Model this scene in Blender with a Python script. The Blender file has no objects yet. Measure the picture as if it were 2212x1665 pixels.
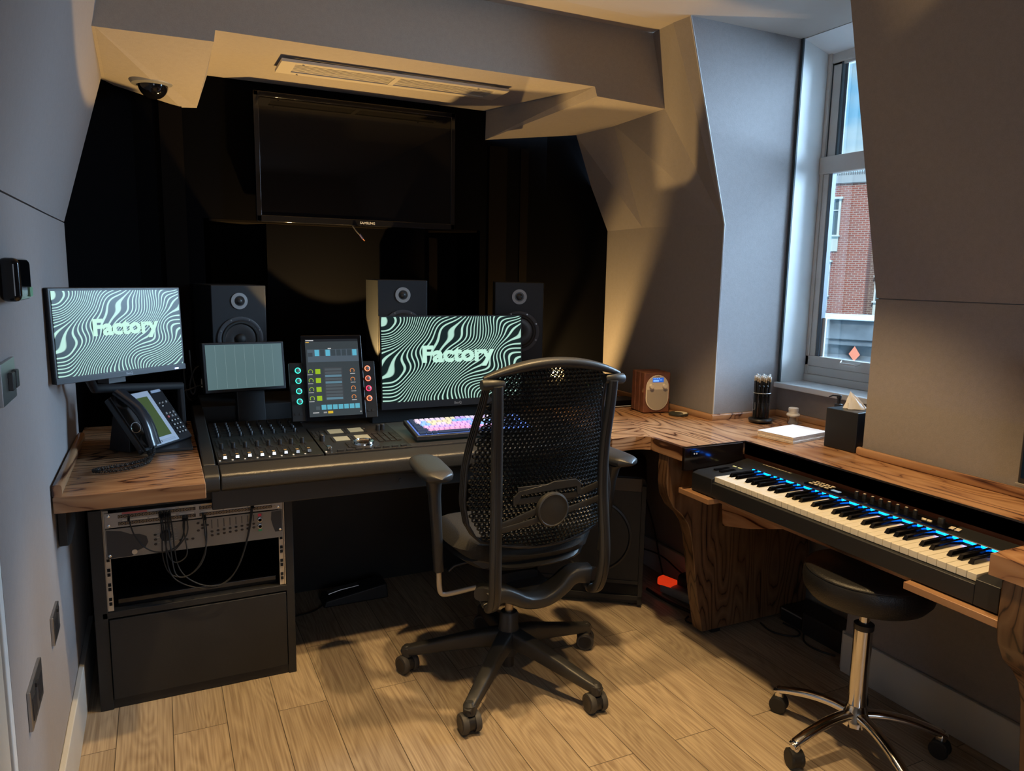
import bpy, bmesh, math, random
from mathutils import Vector, Matrix, noise
random.seed(7)
PI = math.pi
S = bpy.context.scene
COL = S.collection

# ------------------------------------------------------------------ camera
cam_d = bpy.data.cameras.new('camera')
cam = bpy.data.objects.new('camera', cam_d)
COL.objects.link(cam)
cam_d.sensor_width = 36.0
cam_d.lens = 36.0 * 1595.0 / 2212.0
cam_d.clip_start = 0.02
Yc = Vector((335 - 1106, -(580 - 832.5), -1595)).normalized()
Xc = Vector((4465 - 1106, -(655 - 832.5), -1595)).normalized()
Xc = (Xc - Yc * Xc.dot(Yc)).normalized()
Zc = Xc.cross(Yc)
M3 = Matrix((Xc, Yc, Zc))
cam.matrix_world = Matrix.Translation((0, 0, 1.3)) @ M3.to_4x4()
S.camera = cam

# ------------------------------------------------------------------ world
W = bpy.data.worlds.new('sky'); S.world = W; W.use_nodes = True
nt = W.node_tree; nt.nodes.clear()
o = nt.nodes.new('ShaderNodeOutputWorld'); bg = nt.nodes.new('ShaderNodeBackground')
tc = nt.nodes.new('ShaderNodeTexCoord'); mp = nt.nodes.new('ShaderNodeMapping')
mp.inputs['Scale'].default_value = (3, 3, 11)
nz = nt.nodes.new('ShaderNodeTexNoise'); nz.inputs['Scale'].default_value = 1.6; nz.inputs['Detail'].default_value = 5
cr = nt.nodes.new('ShaderNodeValToRGB')
cr.color_ramp.elements[0].position = .42; cr.color_ramp.elements[0].color = (.20, .56, .90, 1)
cr.color_ramp.elements[1].position = .66; cr.color_ramp.elements[1].color = (.62, .86, 1.0, 1)
nt.links.new(tc.outputs['Generated'], mp.inputs['Vector']); nt.links.new(mp.outputs[0], nz.inputs['Vector'])
nt.links.new(nz.outputs['Fac'], cr.inputs[0]); nt.links.new(cr.outputs[0], bg.inputs[0])
bg.inputs[1].default_value = 1.15
nt.links.new(bg.outputs[0], o.inputs[0])

# ------------------------------------------------------------------ lights
def look(o, tgt):
    d = Vector(tgt) - o.location
    o.rotation_euler = d.to_track_quat('-Z', 'Y').to_euler()
def area(name, loc, tgt, sx, sy, e, col):
    l = bpy.data.lights.new(name, 'AREA'); l.shape = 'RECTANGLE'; l.size = sx; l.size_y = sy
    l.energy = e; l.color = col
    o = bpy.data.objects.new(name, l); COL.objects.link(o); o.location = loc; look(o, tgt); return o
def spot(name, loc, tgt, e, col, size, blend=.2, rad=.03):
    l = bpy.data.lights.new(name, 'SPOT'); l.energy = e; l.color = col
    l.spot_size = math.radians(size); l.spot_blend = blend; l.shadow_soft_size = rad
    o = bpy.data.objects.new(name, l); COL.objects.link(o); o.location = loc; look(o, tgt); return o
WARM2 = (1, .61, .21); WARM = (1, .67, .31); COOL = (.52, .74, 1.0)
area('daylight_side_window', (5.0, .8, 2.5), (2.3, 1.9, 1.5), 3.6, 2.6, 1650, COOL)
area('added_rear_fill', (0.45, -1.2, 1.15), (0.9, 3.0, 1.2), .9, .9, 7, (.74, .84, 1.0))  # added cool fill light behind the camera, in front of a solid wall
sun = bpy.data.lights.new('sun', 'SUN'); sun.energy = 3.2; sun.angle = .02; sun.color = (1, .93, .85)
so = bpy.data.objects.new('sun', sun); COL.objects.link(so); so.location = (-3, -3, 6); so.rotation_euler = Vector((.62, .55, -.56)).to_track_quat('-Z', 'Y').to_euler()
spot('downlight_one', (0.52, 1.76, 2.2), (0.50, 1.78, 0), 90, WARM, 60, .35)
spot('downlight_two', (1.20, 1.62, 2.2), (1.20, 1.66, 0), 95, WARM, 84, .35)
spot('downlight_three', (1.15, 0.70, 2.2), (1.22, 1.0, 0), 50, WARM, 66, .5)
spot('unseen_uplight_right', (1.60, 2.95, .85), (1.60 + .22, 2.95 - .04, .85 + .40), 18, WARM2, 165, .03, .003)  # added unseen source for the lit wedge on the far right wall
spot('unseen_uplight_left', (0.60, 2.95, .86), (0.80, 2.80, 2.0), 72, WARM2, 98, .05, .010)  # added unseen source for the warm light under the soffit

S.view_settings.view_transform = 'Standard'
S.view_settings.look = 'None'
S.view_settings.gamma = 1
S.view_settings.use_curve_mapping = False
S.view_settings.exposure = 0.0
S.render.film_transparent = False

# ------------------------------------------------------------------ materials
MATS = {}
def base_mat(name):
    m = bpy.data.materials.new(name); m.use_nodes = True
    n = m.node_tree.nodes; b = n['Principled BSDF']
    return m, m.node_tree, b
def mat(name, c, rough=.5, metal=0, noise_bump=0, nscale=200, var=0, vscale=8, spec=.5, coat=0, emit=None, es=1):
    if name in MATS: return MATS[name]
    m, t, b = base_mat(name)
    b.inputs['Base Color'].default_value = (*c, 1); b.inputs['Roughness'].default_value = rough
    b.inputs['Metallic'].default_value = metal; b.inputs['Specular IOR Level'].default_value = spec
    b.inputs['Coat Weight'].default_value = coat
    tcn = t.nodes.new('ShaderNodeTexCoord')
    if noise_bump:
        n = t.nodes.new('ShaderNodeTexNoise'); n.inputs['Scale'].default_value = nscale; n.inputs['Detail'].default_value = 2
        bp = t.nodes.new('ShaderNodeBump'); bp.inputs['Strength'].default_value = noise_bump; bp.inputs['Distance'].default_value = .002
        t.links.new(tcn.outputs['Object'], n.inputs['Vector']); t.links.new(n.outputs['Fac'], bp.inputs['Height'])
        t.links.new(bp.outputs[0], b.inputs['Normal'])
    if var:
        n = t.nodes.new('ShaderNodeTexNoise'); n.inputs['Scale'].default_value = vscale; n.inputs['Detail'].default_value = 4
        r = t.nodes.new('ShaderNodeValToRGB')
        r.color_ramp.elements[0].position = .3; r.color_ramp.elements[1].position = .7
        r.color_ramp.elements[0].color = (*[x * (1 - var) for x in c], 1); r.color_ramp.elements[1].color = (*[min(1, x * (1 + var)) for x in c], 1)
        t.links.new(tcn.outputs['Object'], n.inputs['Vector']); t.links.new(n.outputs['Fac'], r.inputs[0])
        t.links.new(r.outputs[0], b.inputs['Base Color'])
    if emit:
        b.inputs['Emission Color'].default_value = (*emit, 1); b.inputs['Emission Strength'].default_value = es
    MATS[name] = m; return m
def N(t, typ, **kw):
    n = t.nodes.new(typ)
    for k, v in kw.items():
        if hasattr(n, k): setattr(n, k, v)
    return n
def math_n(t, op, a, b=None, c=None):
    n = t.nodes.new('ShaderNodeMath'); n.operation = op
    for i, x in enumerate((a, b, c)):
        if x is None: continue
        if isinstance(x, (int, float)): n.inputs[i].default_value = x
        else: t.links.new(x, n.inputs[i])
    return n.outputs[0]
def fabric(name, c, spec=.3):
    m, t, b = base_mat(name)
    b.inputs['Roughness'].default_value = .95; b.inputs['Specular IOR Level'].default_value = spec
    b.inputs['Sheen Weight'].default_value = .12 if c[0] > .1 else 0
    tcn = N(t, 'ShaderNodeTexCoord')
    w1 = N(t, 'ShaderNodeTexNoise'); w1.inputs['Scale'].default_value = 420; w1.inputs['Detail'].default_value = 1
    w2 = N(t, 'ShaderNodeTexNoise'); w2.inputs['Scale'].default_value = 60; w2.inputs['Detail'].default_value = 3
    t.links.new(tcn.outputs['Object'], w1.inputs[0]); t.links.new(tcn.outputs['Object'], w2.inputs[0])
    s = math_n(t, 'ADD', math_n(t, 'MULTIPLY', w1.outputs['Fac'], .6), math_n(t, 'MULTIPLY', w2.outputs['Fac'], .4))
    r = N(t, 'ShaderNodeValToRGB')
    r.color_ramp.elements[0].position = .35; r.color_ramp.elements[0].color = (*[x * .94 for x in c], 1)
    r.color_ramp.elements[1].position = .65; r.color_ramp.elements[1].color = (*[x * 1.05 for x in c], 1)
    t.links.new(s, r.inputs[0]); t.links.new(r.outputs[0], b.inputs['Base Color'])
    bp = N(t, 'ShaderNodeBump'); bp.inputs['Strength'].default_value = .25; bp.inputs['Distance'].default_value = .0015
    t.links.new(s, bp.inputs['Height']); t.links.new(bp.outputs[0], b.inputs['Normal'])
    return m
def rosewood(name, axis, tint=1.0, sc=1.0, rough=.22, st=.2, fq=19.0):
    """dark-veined figured veneer, grain running along axis 'x','y' or 'z'"""
    m, t, b = base_mat(name)
    tcn = N(t, 'ShaderNodeTexCoord'); mpn = N(t, 'ShaderNodeMapping')
    sc3 = {'x': (st, 1, 1), 'y': (1, st, 1), 'z': (1, 1, st)}[axis]
    mpn.inputs['Scale'].default_value = [v * sc for v in sc3]
    t.links.new(tcn.outputs['Object'], mpn.inputs[0])
    n1 = N(t, 'ShaderNodeTexNoise'); n1.inputs['Scale'].default_value = 5.0; n1.inputs['Detail'].default_value = 2.5; n1.inputs['Roughness'].default_value = .45
    t.links.new(mpn.outputs[0], n1.inputs[0])
    ph = math_n(t, 'MULTIPLY', n1.outputs['Fac'], fq)
    saw = math_n(t, 'FRACT', ph)
    tri = math_n(t, 'ABSOLUTE', math_n(t, 'SUBTRACT', saw, .5))
    nf = N(t, 'ShaderNodeTexNoise'); nf.inputs['Scale'].default_value = 90; nf.inputs['Detail'].default_value = 3
    mp2 = N(t, 'ShaderNodeMapping'); mp2.inputs['Scale'].default_value = {'x': (.05, 1, 1), 'y': (1, .05, 1), 'z': (1, 1, .05)}[axis]
    t.links.new(tcn.outputs['Object'], mp2.inputs[0]); t.links.new(mp2.outputs[0], nf.inputs[0])
    nb = N(t, 'ShaderNodeTexNoise'); nb.inputs['Scale'].default_value = 3.2; nb.inputs['Detail'].default_value = 1
    t.links.new(mpn.outputs[0], nb.inputs[0])
    v = math_n(t, 'ADD', tri, math_n(t, 'MULTIPLY', math_n(t, 'SUBTRACT', nf.outputs['Fac'], .5), .22))
    v = math_n(t, 'ADD', v, math_n(t, 'MULTIPLY', math_n(t, 'SUBTRACT', nb.outputs['Fac'], .5), .30))
    r = N(t, 'ShaderNodeValToRGB'); e = r.color_ramp.elements
    e[0].position = .0; e[0].color = (.05 * tint, .018 * tint, .009 * tint, 1)
    e[1].position = .55; e[1].color = (.52 * tint, .30 * tint, .16 * tint, 1)
    x = e.new(.03); x.color = (.17 * tint, .072 * tint, .035 * tint, 1)
    x = e.new(.10); x.color = (.36 * tint, .185 * tint, .092 * tint, 1)
    t.links.new(v, r.inputs[0]); t.links.new(r.outputs[0], b.inputs['Base Color'])
    b.inputs['Roughness'].default_value = rough
    return m
def floor_mat():
    m, t, b = base_mat('oak_laminate_planks')
    tcn = N(t, 'ShaderNodeTexCoord'); sx = N(t, 'ShaderNodeSeparateXYZ'); cb = N(t, 'ShaderNodeCombineXYZ')
    t.links.new(tcn.outputs['Object'], sx.inputs[0])
    t.links.new(math_n(t, 'ADD', sx.outputs['Y'], .37), cb.inputs['X']); t.links.new(math_n(t, 'ADD', sx.outputs['X'], .016 + 1.43), cb.inputs['Y'])
    br = N(t, 'ShaderNodeTexBrick'); br.offset = .37; br.offset_frequency = 2
    br.inputs['Scale'].default_value = 1; br.inputs['Mortar Size'].default_value = .0012; br.inputs['Mortar Smooth'].default_value = .3
    br.inputs['Brick Width'].default_value = .95; br.inputs['Row Height'].default_value = .143
    br.inputs['Color1'].default_value = (.0, .0, .0, 1); br.inputs['Color2'].default_value = (1, 1, 1, 1); br.inputs['Mortar'].default_value = (.5, .5, .5, 1)
    t.links.new(cb.outputs[0], br.inputs['Vector'])
    sp = N(t, 'ShaderNodeSeparateColor'); t.links.new(br.outputs['Color'], sp.inputs[0])
    # per plank shift of the grain
    c2 = N(t, 'ShaderNodeCombineXYZ')
    t.links.new(math_n(t, 'ADD', sx.outputs['X'], math_n(t, 'MULTIPLY', sp.outputs[0], 7.3)), c2.inputs['X'])
    t.links.new(math_n(t, 'MULTIPLY', sx.outputs['Y'], .14), c2.inputs['Y'])
    t.links.new(math_n(t, 'MULTIPLY', sp.outputs[0], 3.0), c2.inputs['Z'])
    n1 = N(t, 'ShaderNodeTexNoise'); n1.inputs['Scale'].default_value = 7; n1.inputs['Detail'].default_value = 2
    t.links.new(c2.outputs[0], n1.inputs[0])
    rg = math_n(t, 'ABSOLUTE', math_n(t, 'SUBTRACT', math_n(t, 'FRACT', math_n(t, 'MULTIPLY', n1.outputs['Fac'], 22)), .5))
    nf = N(t, 'ShaderNodeTexNoise'); nf.inputs['Scale'].default_value = 190; nf.inputs['Detail'].default_value = 2
    c3 = N(t, 'ShaderNodeCombineXYZ'); t.links.new(math_n(t, 'ADD', sx.outputs['X'], math_n(t, 'MULTIPLY', sp.outputs[0], 3.1)), c3.inputs['X'])
    t.links.new(math_n(t, 'MULTIPLY', sx.outputs['Y'], .022), c3.inputs['Y']); t.links.new(c3.outputs[0], nf.inputs[0])
    v = math_n(t, 'ADD', math_n(t, 'MULTIPLY', rg, .38), math_n(t, 'MULTIPLY', nf.outputs['Fac'], .95))
    r = N(t, 'ShaderNodeValToRGB'); e = r.color_ramp.elements
    e[0].position = .34; e[0].color = (.27, .20, .135, 1); e[1].position = .74; e[1].color = (.46, .37, .26, 1)
    t.links.new(v, r.inputs[0])
    hs = N(t, 'ShaderNodeHueSaturation'); t.links.new(r.outputs[0], hs.inputs['Color'])
    t.links.new(math_n(t, 'ADD', .86, math_n(t, 'MULTIPLY', sp.outputs[0], .26)), hs.inputs['Value'])
    mx = N(t, 'ShaderNodeMix', data_type='RGBA'); mx.inputs[7].default_value = (.06, .045, .03, 1)
    t.links.new(br.outputs['Fac'], mx.inputs[0]); t.links.new(hs.outputs[0], mx.inputs[6])
    t.links.new(mx.outputs[2], b.inputs['Base Color'])
    b.inputs['Roughness'].default_value = .42
    bp = N(t, 'ShaderNodeBump'); bp.inputs['Strength'].default_value = .12; bp.inputs['Distance'].default_value = .002
    t.links.new(v, bp.inputs['Height']); t.links.new(bp.outputs[0], b.inputs['Normal'])
    return m
def attr_mat(name, rough=.5, emit=0, metal=0):
    m, t, b = base_mat(name)
    a = N(t, 'ShaderNodeAttribute'); a.attribute_name = 'tint'
    b.inputs['Roughness'].default_value = rough; b.inputs['Metallic'].default_value = metal
    if emit:
        t.links.new(a.outputs['Color'], b.inputs['Emission Color']); b.inputs['Emission Strength'].default_value = emit
        b.inputs['Base Color'].default_value = (.01, .01, .01, 1)
    else: t.links.new(a.outputs['Color'], b.inputs['Base Color'])
    return m
def wave_screen():
    """emissive display: flowing pale green contour lines on black, drawn in the object's own XZ plane"""
    m, t, b = base_mat('wave_line_display')
    tcn = N(t, 'ShaderNodeTexCoord'); mpn = N(t, 'ShaderNodeMapping'); t.links.new(tcn.outputs['Object'], mpn.inputs[0])
    sx = N(t, 'ShaderNodeSeparateXYZ'); t.links.new(mpn.outputs[0], sx.inputs[0])
    n1 = N(t, 'ShaderNodeTexNoise'); n1.inputs['Scale'].default_value = 5.0; n1.inputs['Detail'].default_value = 0
    mp2 = N(t, 'ShaderNodeMapping'); mp2.inputs['Rotation'].default_value = (0, .9, 0); mp2.inputs['Scale'].default_value = (1, 1, 1.5)
    t.links.new(tcn.outputs['Object'], mp2.inputs[0]); t.links.new(mp2.outputs[0], n1.inputs[0])
    lin = math_n(t, 'SUBTRACT', math_n(t, 'MULTIPLY', sx.outputs['X'], 54), math_n(t, 'MULTIPLY', sx.outputs['Z'], 50))
    ph = math_n(t, 'ADD', lin, math_n(t, 'MULTIPLY', n1.outputs['Fac'], 16))
    f = math_n(t, 'ABSOLUTE', math_n(t, 'SUBTRACT', math_n(t, 'FRACT', ph), .5))
    r = N(t, 'ShaderNodeValToRGB'); e = r.color_ramp.elements
    e[0].position = .12; e[0].color = (.54, .88, .73, 1); e[1].position = .20; e[1].color = (.002, .012, .010, 1)
    t.links.new(f, r.inputs[0]); t.links.new(r.outputs[0], b.inputs['Emission Color']); b.inputs['Emission Strength'].default_value = .85
    b.inputs['Base Color'].default_value = (.005, .005, .005, 1); b.inputs['Roughness'].default_value = .35
    return m
def brick_mat(name, c1, c2, mort):
    m, t, b = base_mat(name)
    tcn = N(t, 'ShaderNodeTexCoord'); mpn = N(t, 'ShaderNodeMapping'); mpn.inputs['Rotation'].default_value = (PI / 2, 0, 0)
    t.links.new(tcn.outputs['Object'], mpn.inputs[0])
    br = N(t, 'ShaderNodeTexBrick'); br.inputs['Scale'].default_value = 1; br.inputs['Brick Width'].default_value = .11
    br.inputs['Row Height'].default_value = .038; br.inputs['Mortar Size'].default_value = .006
    br.inputs['Color1'].default_value = (*c1, 1); br.inputs['Color2'].default_value = (*c2, 1); br.inputs['Mortar'].default_value = (*mort, 1)
    t.links.new(mpn.outputs[0], br.inputs['Vector']); t.links.new(br.outputs[0], b.inputs['Base Color'])
    b.inputs['Roughness'].default_value = .9
    return m

TAUPE = fabric('taupe_wall_fabric', (.25, .230, .228))
BLACKFAB = fabric('black_acoustic_fabric', (.0022, .0022, .0028), .03)
BLACKFAB2 = fabric('brown_black_acoustic_fabric', (.006, .005, .0045), .03)
CEIL = mat('ceiling_paint', (.42, .38, .34), .9, noise_bump=.1, nscale=90)
WHITE = mat('white_painted_wood', (.72, .74, .74), .5, var=.04)
SKIRT = mat('grey_white_painted_board', (.52, .52, .50), .5, var=.04)
BEIGE = mat('beige_painted_door_lining', (.55, .5, .42), .6, var=.04)
UPVC = mat('window_plastic', (.60, .58, .54), .4, var=.05)
GASKET = mat('dark_gasket', (.05, .07, .08), .6)
FLOOR = floor_mat()
ROSE_Y = rosewood('rosewood_veneer_along', 'y', .9)
ROSE_X = rosewood('rosewood_veneer_across', 'x', .85)
ROSE_L = rosewood('rosewood_veneer_shaded', 'x', .62, 1.2, .25, .16, 24)  # same veneer darkened by tint, standing in for shade on the left counter
ROSE_Z = rosewood('rosewood_upright_shaded', 'z', .36, 1.3, .3, .16, 22)  # desk veneer with the shade on the end panels put into its tint
ROSE_E = rosewood('rosewood_edge_trim', 'y', .85, 1.2, .25, .04, 9)
BLK = mat('black_lacquer', (.012, .012, .013), .35, var=.2)
BLKM = mat('matt_black_paint', (.0115, .0115, .012), .6, noise_bump=.15, nscale=150, var=.2)
BLKG = mat('gloss_black', (.004, .004, .005), .08)
BLKP = mat('black_plastic', (.016, .016, .018), .42, noise_bump=.1, nscale=700)
CONS = mat('console_dark_grey', (.019, .018, .017), .42, noise_bump=.1, nscale=500)
PANELM = mat('console_panel_metal', (.036, .033, .030), .42, metal=.6)
LEATH = mat('black_leather', (.009, .009, .010), .42, noise_bump=.5, nscale=300)
RUB = mat('black_rubber', (.012, .012, .012), .6)
RUBG = mat('grey_tread_rubber', (.055, .052, .050), .6)
CHROME = mat('chrome', (.75, .74, .72), .12, metal=1)
STEEL = mat('brushed_steel', (.42, .42, .42), .32, metal=1, noise_bump=.1, nscale=400)
SILVER = mat('silver_paint', (.30, .30, .30), .4, metal=.3)
WPLAS = mat('white_plastic', (.72, .71, .68), .4)
CREAM = mat('cream_plastic', (.70, .62, .48), .5)
IVORY = mat('ivory_key_plastic', (.78, .74, .64), .25)
PAPER = mat('white_paper', (.80, .80, .82), .8)
CHAIRF = mat('chair_graphite_plastic', (.030, .030, .030), .42, noise_bump=.15, nscale=500)
CHAIRM = mat('chair_black_mesh', (.011, .011, .012), .32)
SEATF = mat('chair_seat_fabric', (.018, .017, .016), .9, noise_bump=.6, nscale=500, var=.2, vscale=200)
RADWOOD = mat('radio_walnut', (.17, .062, .032), .45, var=.25, vscale=30)
LCDG = mat('phone_lcd', (.07, .095, .03), .3, emit=(.10, .15, .03), es=.10)
METER = mat('meter_display', (.02, .02, .02), .3, emit=(.09, .155, .165), es=1)
BLUEG = mat('blue_key_light', (0, .02, .1), .4, emit=(.0, .17, 1.0), es=14)
WAVE = wave_screen()
LOGO = mat('display_logo_glow', (0, 0, 0), .5, emit=(.55, .88, .72), es=1.0)
ATT = attr_mat('printed_colours', .45); ATTE = attr_mat('display_content', .3, 1.0)
RED = mat('red_plug', (.8, .06, .02), .4, emit=(1, .05, .01), es=.5)
LEDW = mat('led_white', (0, 0, 0), .5, emit=(.5, .6, 1), es=3)
LEDR = mat('led_red', (0, 0, 0), .5, emit=(1, .05, .1), es=4)
LEDGN = mat('led_green', (0, 0, 0), .5, emit=(.3, 1, .05), es=4)
# thin glass
GLASS, gt, gb = base_mat('window_glass')
gt.nodes.remove(gb); tr = gt.nodes.new('ShaderNodeBsdfTransparent'); gl = gt.nodes.new('ShaderNodeBsdfGlossy'); gl.inputs['Roughness'].default_value = .03
fr = gt.nodes.new('ShaderNodeFresnel'); fr.inputs[0].default_value = 1.45; mxs = gt.nodes.new('ShaderNodeMixShader')
gt.links.new(fr.outputs[0], mxs.inputs[0]); gt.links.new(tr.outputs[0], mxs.inputs[1]); gt.links.new(gl.outputs[0], mxs.inputs[2])
gt.links.new(mxs.outputs[0], gt.nodes['Material Output'].inputs[0])
tr.inputs[0].default_value = (.93, .96, .97, 1)

# ------------------------------------------------------------------ mesh helpers
class MB:
    def __init__(s): s.v = []; s.f = []; s.c = []; s.mi = []
    def add(s, vs, fs, M=None, c=None, mi=0):
        k = len(s.v)
        for p in vs:
            p = Vector(p); s.v.append(M @ p if M else p)
        for f in fs: s.f.append([i + k for i in f]); s.c.append(c or (1, 1, 1)); s.mi.append(mi)
        return s
    def box(s, c, d, M=None, col=None, mi=0):
        x, y, z = c; a, b, h = d[0] / 2, d[1] / 2, d[2] / 2
        vs = [(x + i * a, y + j * b, z + k * h) for i in (-1, 1) for j in (-1, 1) for k in (-1, 1)]
        return s.add(vs, [(0, 1, 3, 2), (4, 6, 7, 5), (0, 4, 5, 1), (2, 3, 7, 6), (0, 2, 6, 4), (1, 5, 7, 3)], M, col, mi)
    def bb(s, x0, x1, y0, y1, z0, z1, M=None, col=None, mi=0):
        return s.box(((x0 + x1) / 2, (y0 + y1) / 2, (z0 + z1) / 2), (abs(x1 - x0), abs(y1 - y0), abs(z1 - z0)), M, col, mi)
    def prism(s, poly, z0, z1, M=None, col=None, mi=0):
        n = len(poly); vs = [(p[0], p[1], z0) for p in poly] + [(p[0], p[1], z1) for p in poly]
        fs = [tuple(range(n - 1, -1, -1)), tuple(range(n, 2 * n))] + [(i, (i + 1) % n, n + (i + 1) % n, n + i) for i in range(n)]
        return s.add(vs, fs, M, col, mi)
    def quad(s, a, b, c, d, col=None, mi=0, M=None): return s.add([a, b, c, d], [(0, 1, 2, 3)], M, col, mi)
    def slab(s, pts, nrm, th):
        nrm = Vector(nrm).normalized() * th; n = len(pts)
        vs = [Vector(p) for p in pts] + [Vector(p) + nrm for p in pts]
        return s.add(vs, [tuple(range(n)), tuple(range(2 * n - 1, n - 1, -1))] + [(i, n + i, n + (i + 1) % n, (i + 1) % n) for i in range(n)])
    def lathe(s, prof, n=24, M=None, cap=True, mi=0):
        vs = []; fs = []
        for r, z in prof:
            for i in range(n): a = 2 * PI * i / n; vs.append((r * math.cos(a), r * math.sin(a), z))
        for j in range(len(prof) - 1):
            for i in range(n): fs.append((j * n + i, j * n + (i + 1) % n, (j + 1) * n + (i + 1) % n, (j + 1) * n + i))
        if cap: fs.append(tuple(range(n - 1, -1, -1))); fs.append(tuple(range((len(prof) - 1) * n, len(prof) * n)))
        return s.add(vs, fs, M, None, mi)
    def sweep(s, pts, ring_fn, up=(0, 0, 1), closed=False, M=None, mi=0):
        """ring_fn(i) -> list of (a,b) offsets; a along side, b along up-ish"""
        P = [Vector(p) for p in pts]; n = len(P); vs = []; fs = []; m = None
        upv = Vector(up)
        for i, p in enumerate(P):
            if closed: t = P[(i + 1) % n] - P[i - 1]
            else: t = P[min(i + 1, n - 1)] - P[max(i - 1, 0)]
            t.normalize(); sd = t.cross(upv)
            if sd.length < 1e-4: sd = t.cross(Vector((0, 1, 0)) if abs(t.y) < .9 else Vector((1, 0, 0)))
            sd.normalize(); u = sd.cross(t).normalized()
            rg = ring_fn(i); m = len(rg)
            for a, b in rg: vs.append(p + sd * a + u * b)
        L = n if closed else n - 1
        for i in range(L):
            for j in range(m):
                a = i * m; b = ((i + 1) % n) * m
                fs.append((a + j, a + (j + 1) % m, b + (j + 1) % m, b + j))
        if not closed: fs.append(tuple(range(m - 1, -1, -1))); fs.append(tuple(range((n - 1) * m, n * m)))
        return s.add(vs, fs, M, None, mi)
    def tube(s, pts, r, n=8, up=(0, 0, 1), closed=False, M=None, mi=0):
        f = lambda i: [((r[i] if hasattr(r, '__len__') else r) * math.cos(2 * PI * k / n), (r[i] if hasattr(r, '__len__') else r) * math.sin(2 * PI * k / n)) for k in range(n)]
        return s.sweep(pts, f, up, closed, M, mi)
    def bar(s, pts, w, h, up=(0, 0, 1), M=None, e=3.0, n=16):
        """superellipse section; w,h full sizes, numbers or lists"""
        def f(i):
            a = (w[i] if hasattr(w, '__len__') else w) / 2; b = (h[i] if hasattr(h, '__len__') else h) / 2; o = []
            for k in range(n):
                q = 2 * PI * k / n; c, d = math.cos(q), math.sin(q)
                o.append((a * math.copysign(abs(c) ** (2 / e), c), b * math.copysign(abs(d) ** (2 / e), d)))
            return o
        return s.sweep(pts, f, up, False, M)
    def sphere(s, c, r, n=12, m=8, M=None, zs=1):
        prof = []
        for j in range(m + 1):
            a = -PI / 2 + PI * j / m; prof.append((max(r * math.cos(a), 1e-5), r * math.sin(a) * zs))
        T = Matrix.Translation(c); return s.lathe(prof, n, (M @ T) if M else T)
    def text(s, txt, size, M, bold=0, depth=0, align='CENTER', col=None, sx=1.0, mi=0):
        cu = bpy.data.curves.new('t', 'FONT'); cu.body = txt; cu.size = size; cu.align_x = align; cu.align_y = 'CENTER'; cu.offset = bold; cu.extrude = depth; cu.resolution_u = 3
        ob = bpy.data.objects.new('t', cu); me = ob.to_mesh()
        T = M @ Matrix.Diagonal((sx, 1, 1, 1))
        s.add([v.co.copy() for v in me.vertices], [tuple(p.vertices) for p in me.polygons], T, col, mi)
        ob.to_mesh_clear(); bpy.data.objects.remove(ob); bpy.data.curves.remove(cu); return s
    def build(s, name, m, parent=None, bevel=0, smooth=False, seg=2, world=True, sub=0):
        me = bpy.data.meshes.new(name); me.from_pydata([tuple(v) for v in s.v], [], s.f)
        ms = m if isinstance(m, (list, tuple)) else [m]
        for x in ms: me.materials.append(x)
        if len(ms) > 1: me.polygons.foreach_set('material_index', s.mi)
        if any(c != (1, 1, 1) for c in s.c):
            a = me.color_attributes.new('tint', 'FLOAT_COLOR', 'CORNER'); d = []
            for p, c in zip(me.polygons, s.c):
                for _ in range(p.loop_total): d += [*c, 1]
            a.data.foreach_set('color', d)
        bm = bmesh.new(); bm.from_mesh(me); bmesh.ops.recalc_face_normals(bm, faces=bm.faces); bm.to_mesh(me); bm.free()
        o = bpy.data.objects.new(name, me); COL.objects.link(o)
        if smooth or bevel:
            me.polygons.foreach_set('use_smooth', [True] * len(me.polygons))
            me.set_sharp_from_angle(angle=math.radians(40))
        if bevel:
            b = o.modifiers.new('bevel', 'BEVEL'); b.width = bevel; b.segments = seg; b.limit_method = 'ANGLE'; b.angle_limit = math.radians(40); b.harden_normals = True
        if sub:
            b = o.modifiers.new('sub', 'SUBSURF'); b.levels = sub; b.render_levels = sub
        if parent is not None:
            o.parent = parent
            if world: o.matrix_parent_inverse = wm(parent).inverted()
        return o
def wm(o):
    m = Matrix.LocRotScale(o.location, o.rotation_euler, o.scale)
    if o.parent is not None: m = wm(o.parent) @ o.matrix_parent_inverse @ m
    return m
def tag(o, label=None, cat=None, group=None, kind=None):
    if label: o['label'] = label
    if cat: o['category'] = cat
    if group: o['group'] = group
    if kind: o['kind'] = kind
    return o
def thing(name, label, cat, loc=(0, 0, 0), rz=0, group=None):
    o = bpy.data.objects.new(name, None); COL.objects.link(o); o.empty_display_size = .05
    o.location = loc; o.rotation_euler = (0, 0, rz); return tag(o, label, cat, group)
def struct(o): o['kind'] = 'structure'; return o
def copy_tree(o, parent=None):
    c = o.copy(); COL.objects.link(c); c.parent = parent
    for ch in list(o.children): copy_tree(ch, c)
    return c
def FR(origin, xdir, zdir):
    """frame: x along xdir, z along zdir, y = z cross x"""
    x = Vector(xdir).normalized(); z = Vector(zdir); z = (z - x * z.dot(x)).normalized(); y = z.cross(x)
    return Matrix.Translation(origin) @ Matrix((x, y, z)).transposed().to_4x4()
def chaikin(pts, it=2):
    P = [Vector(p) for p in pts]
    for _ in range(it):
        Q = [P[0]]
        for a, b in zip(P[:-1], P[1:]): Q += [a * .75 + b * .25, a * .25 + b * .75]
        Q.append(P[-1]); P = Q
    return P
def ray(px, py):
    return M3 @ Vector(((px - 1106) / 1595, -(py - 832.5) / 1595, -1))
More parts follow.
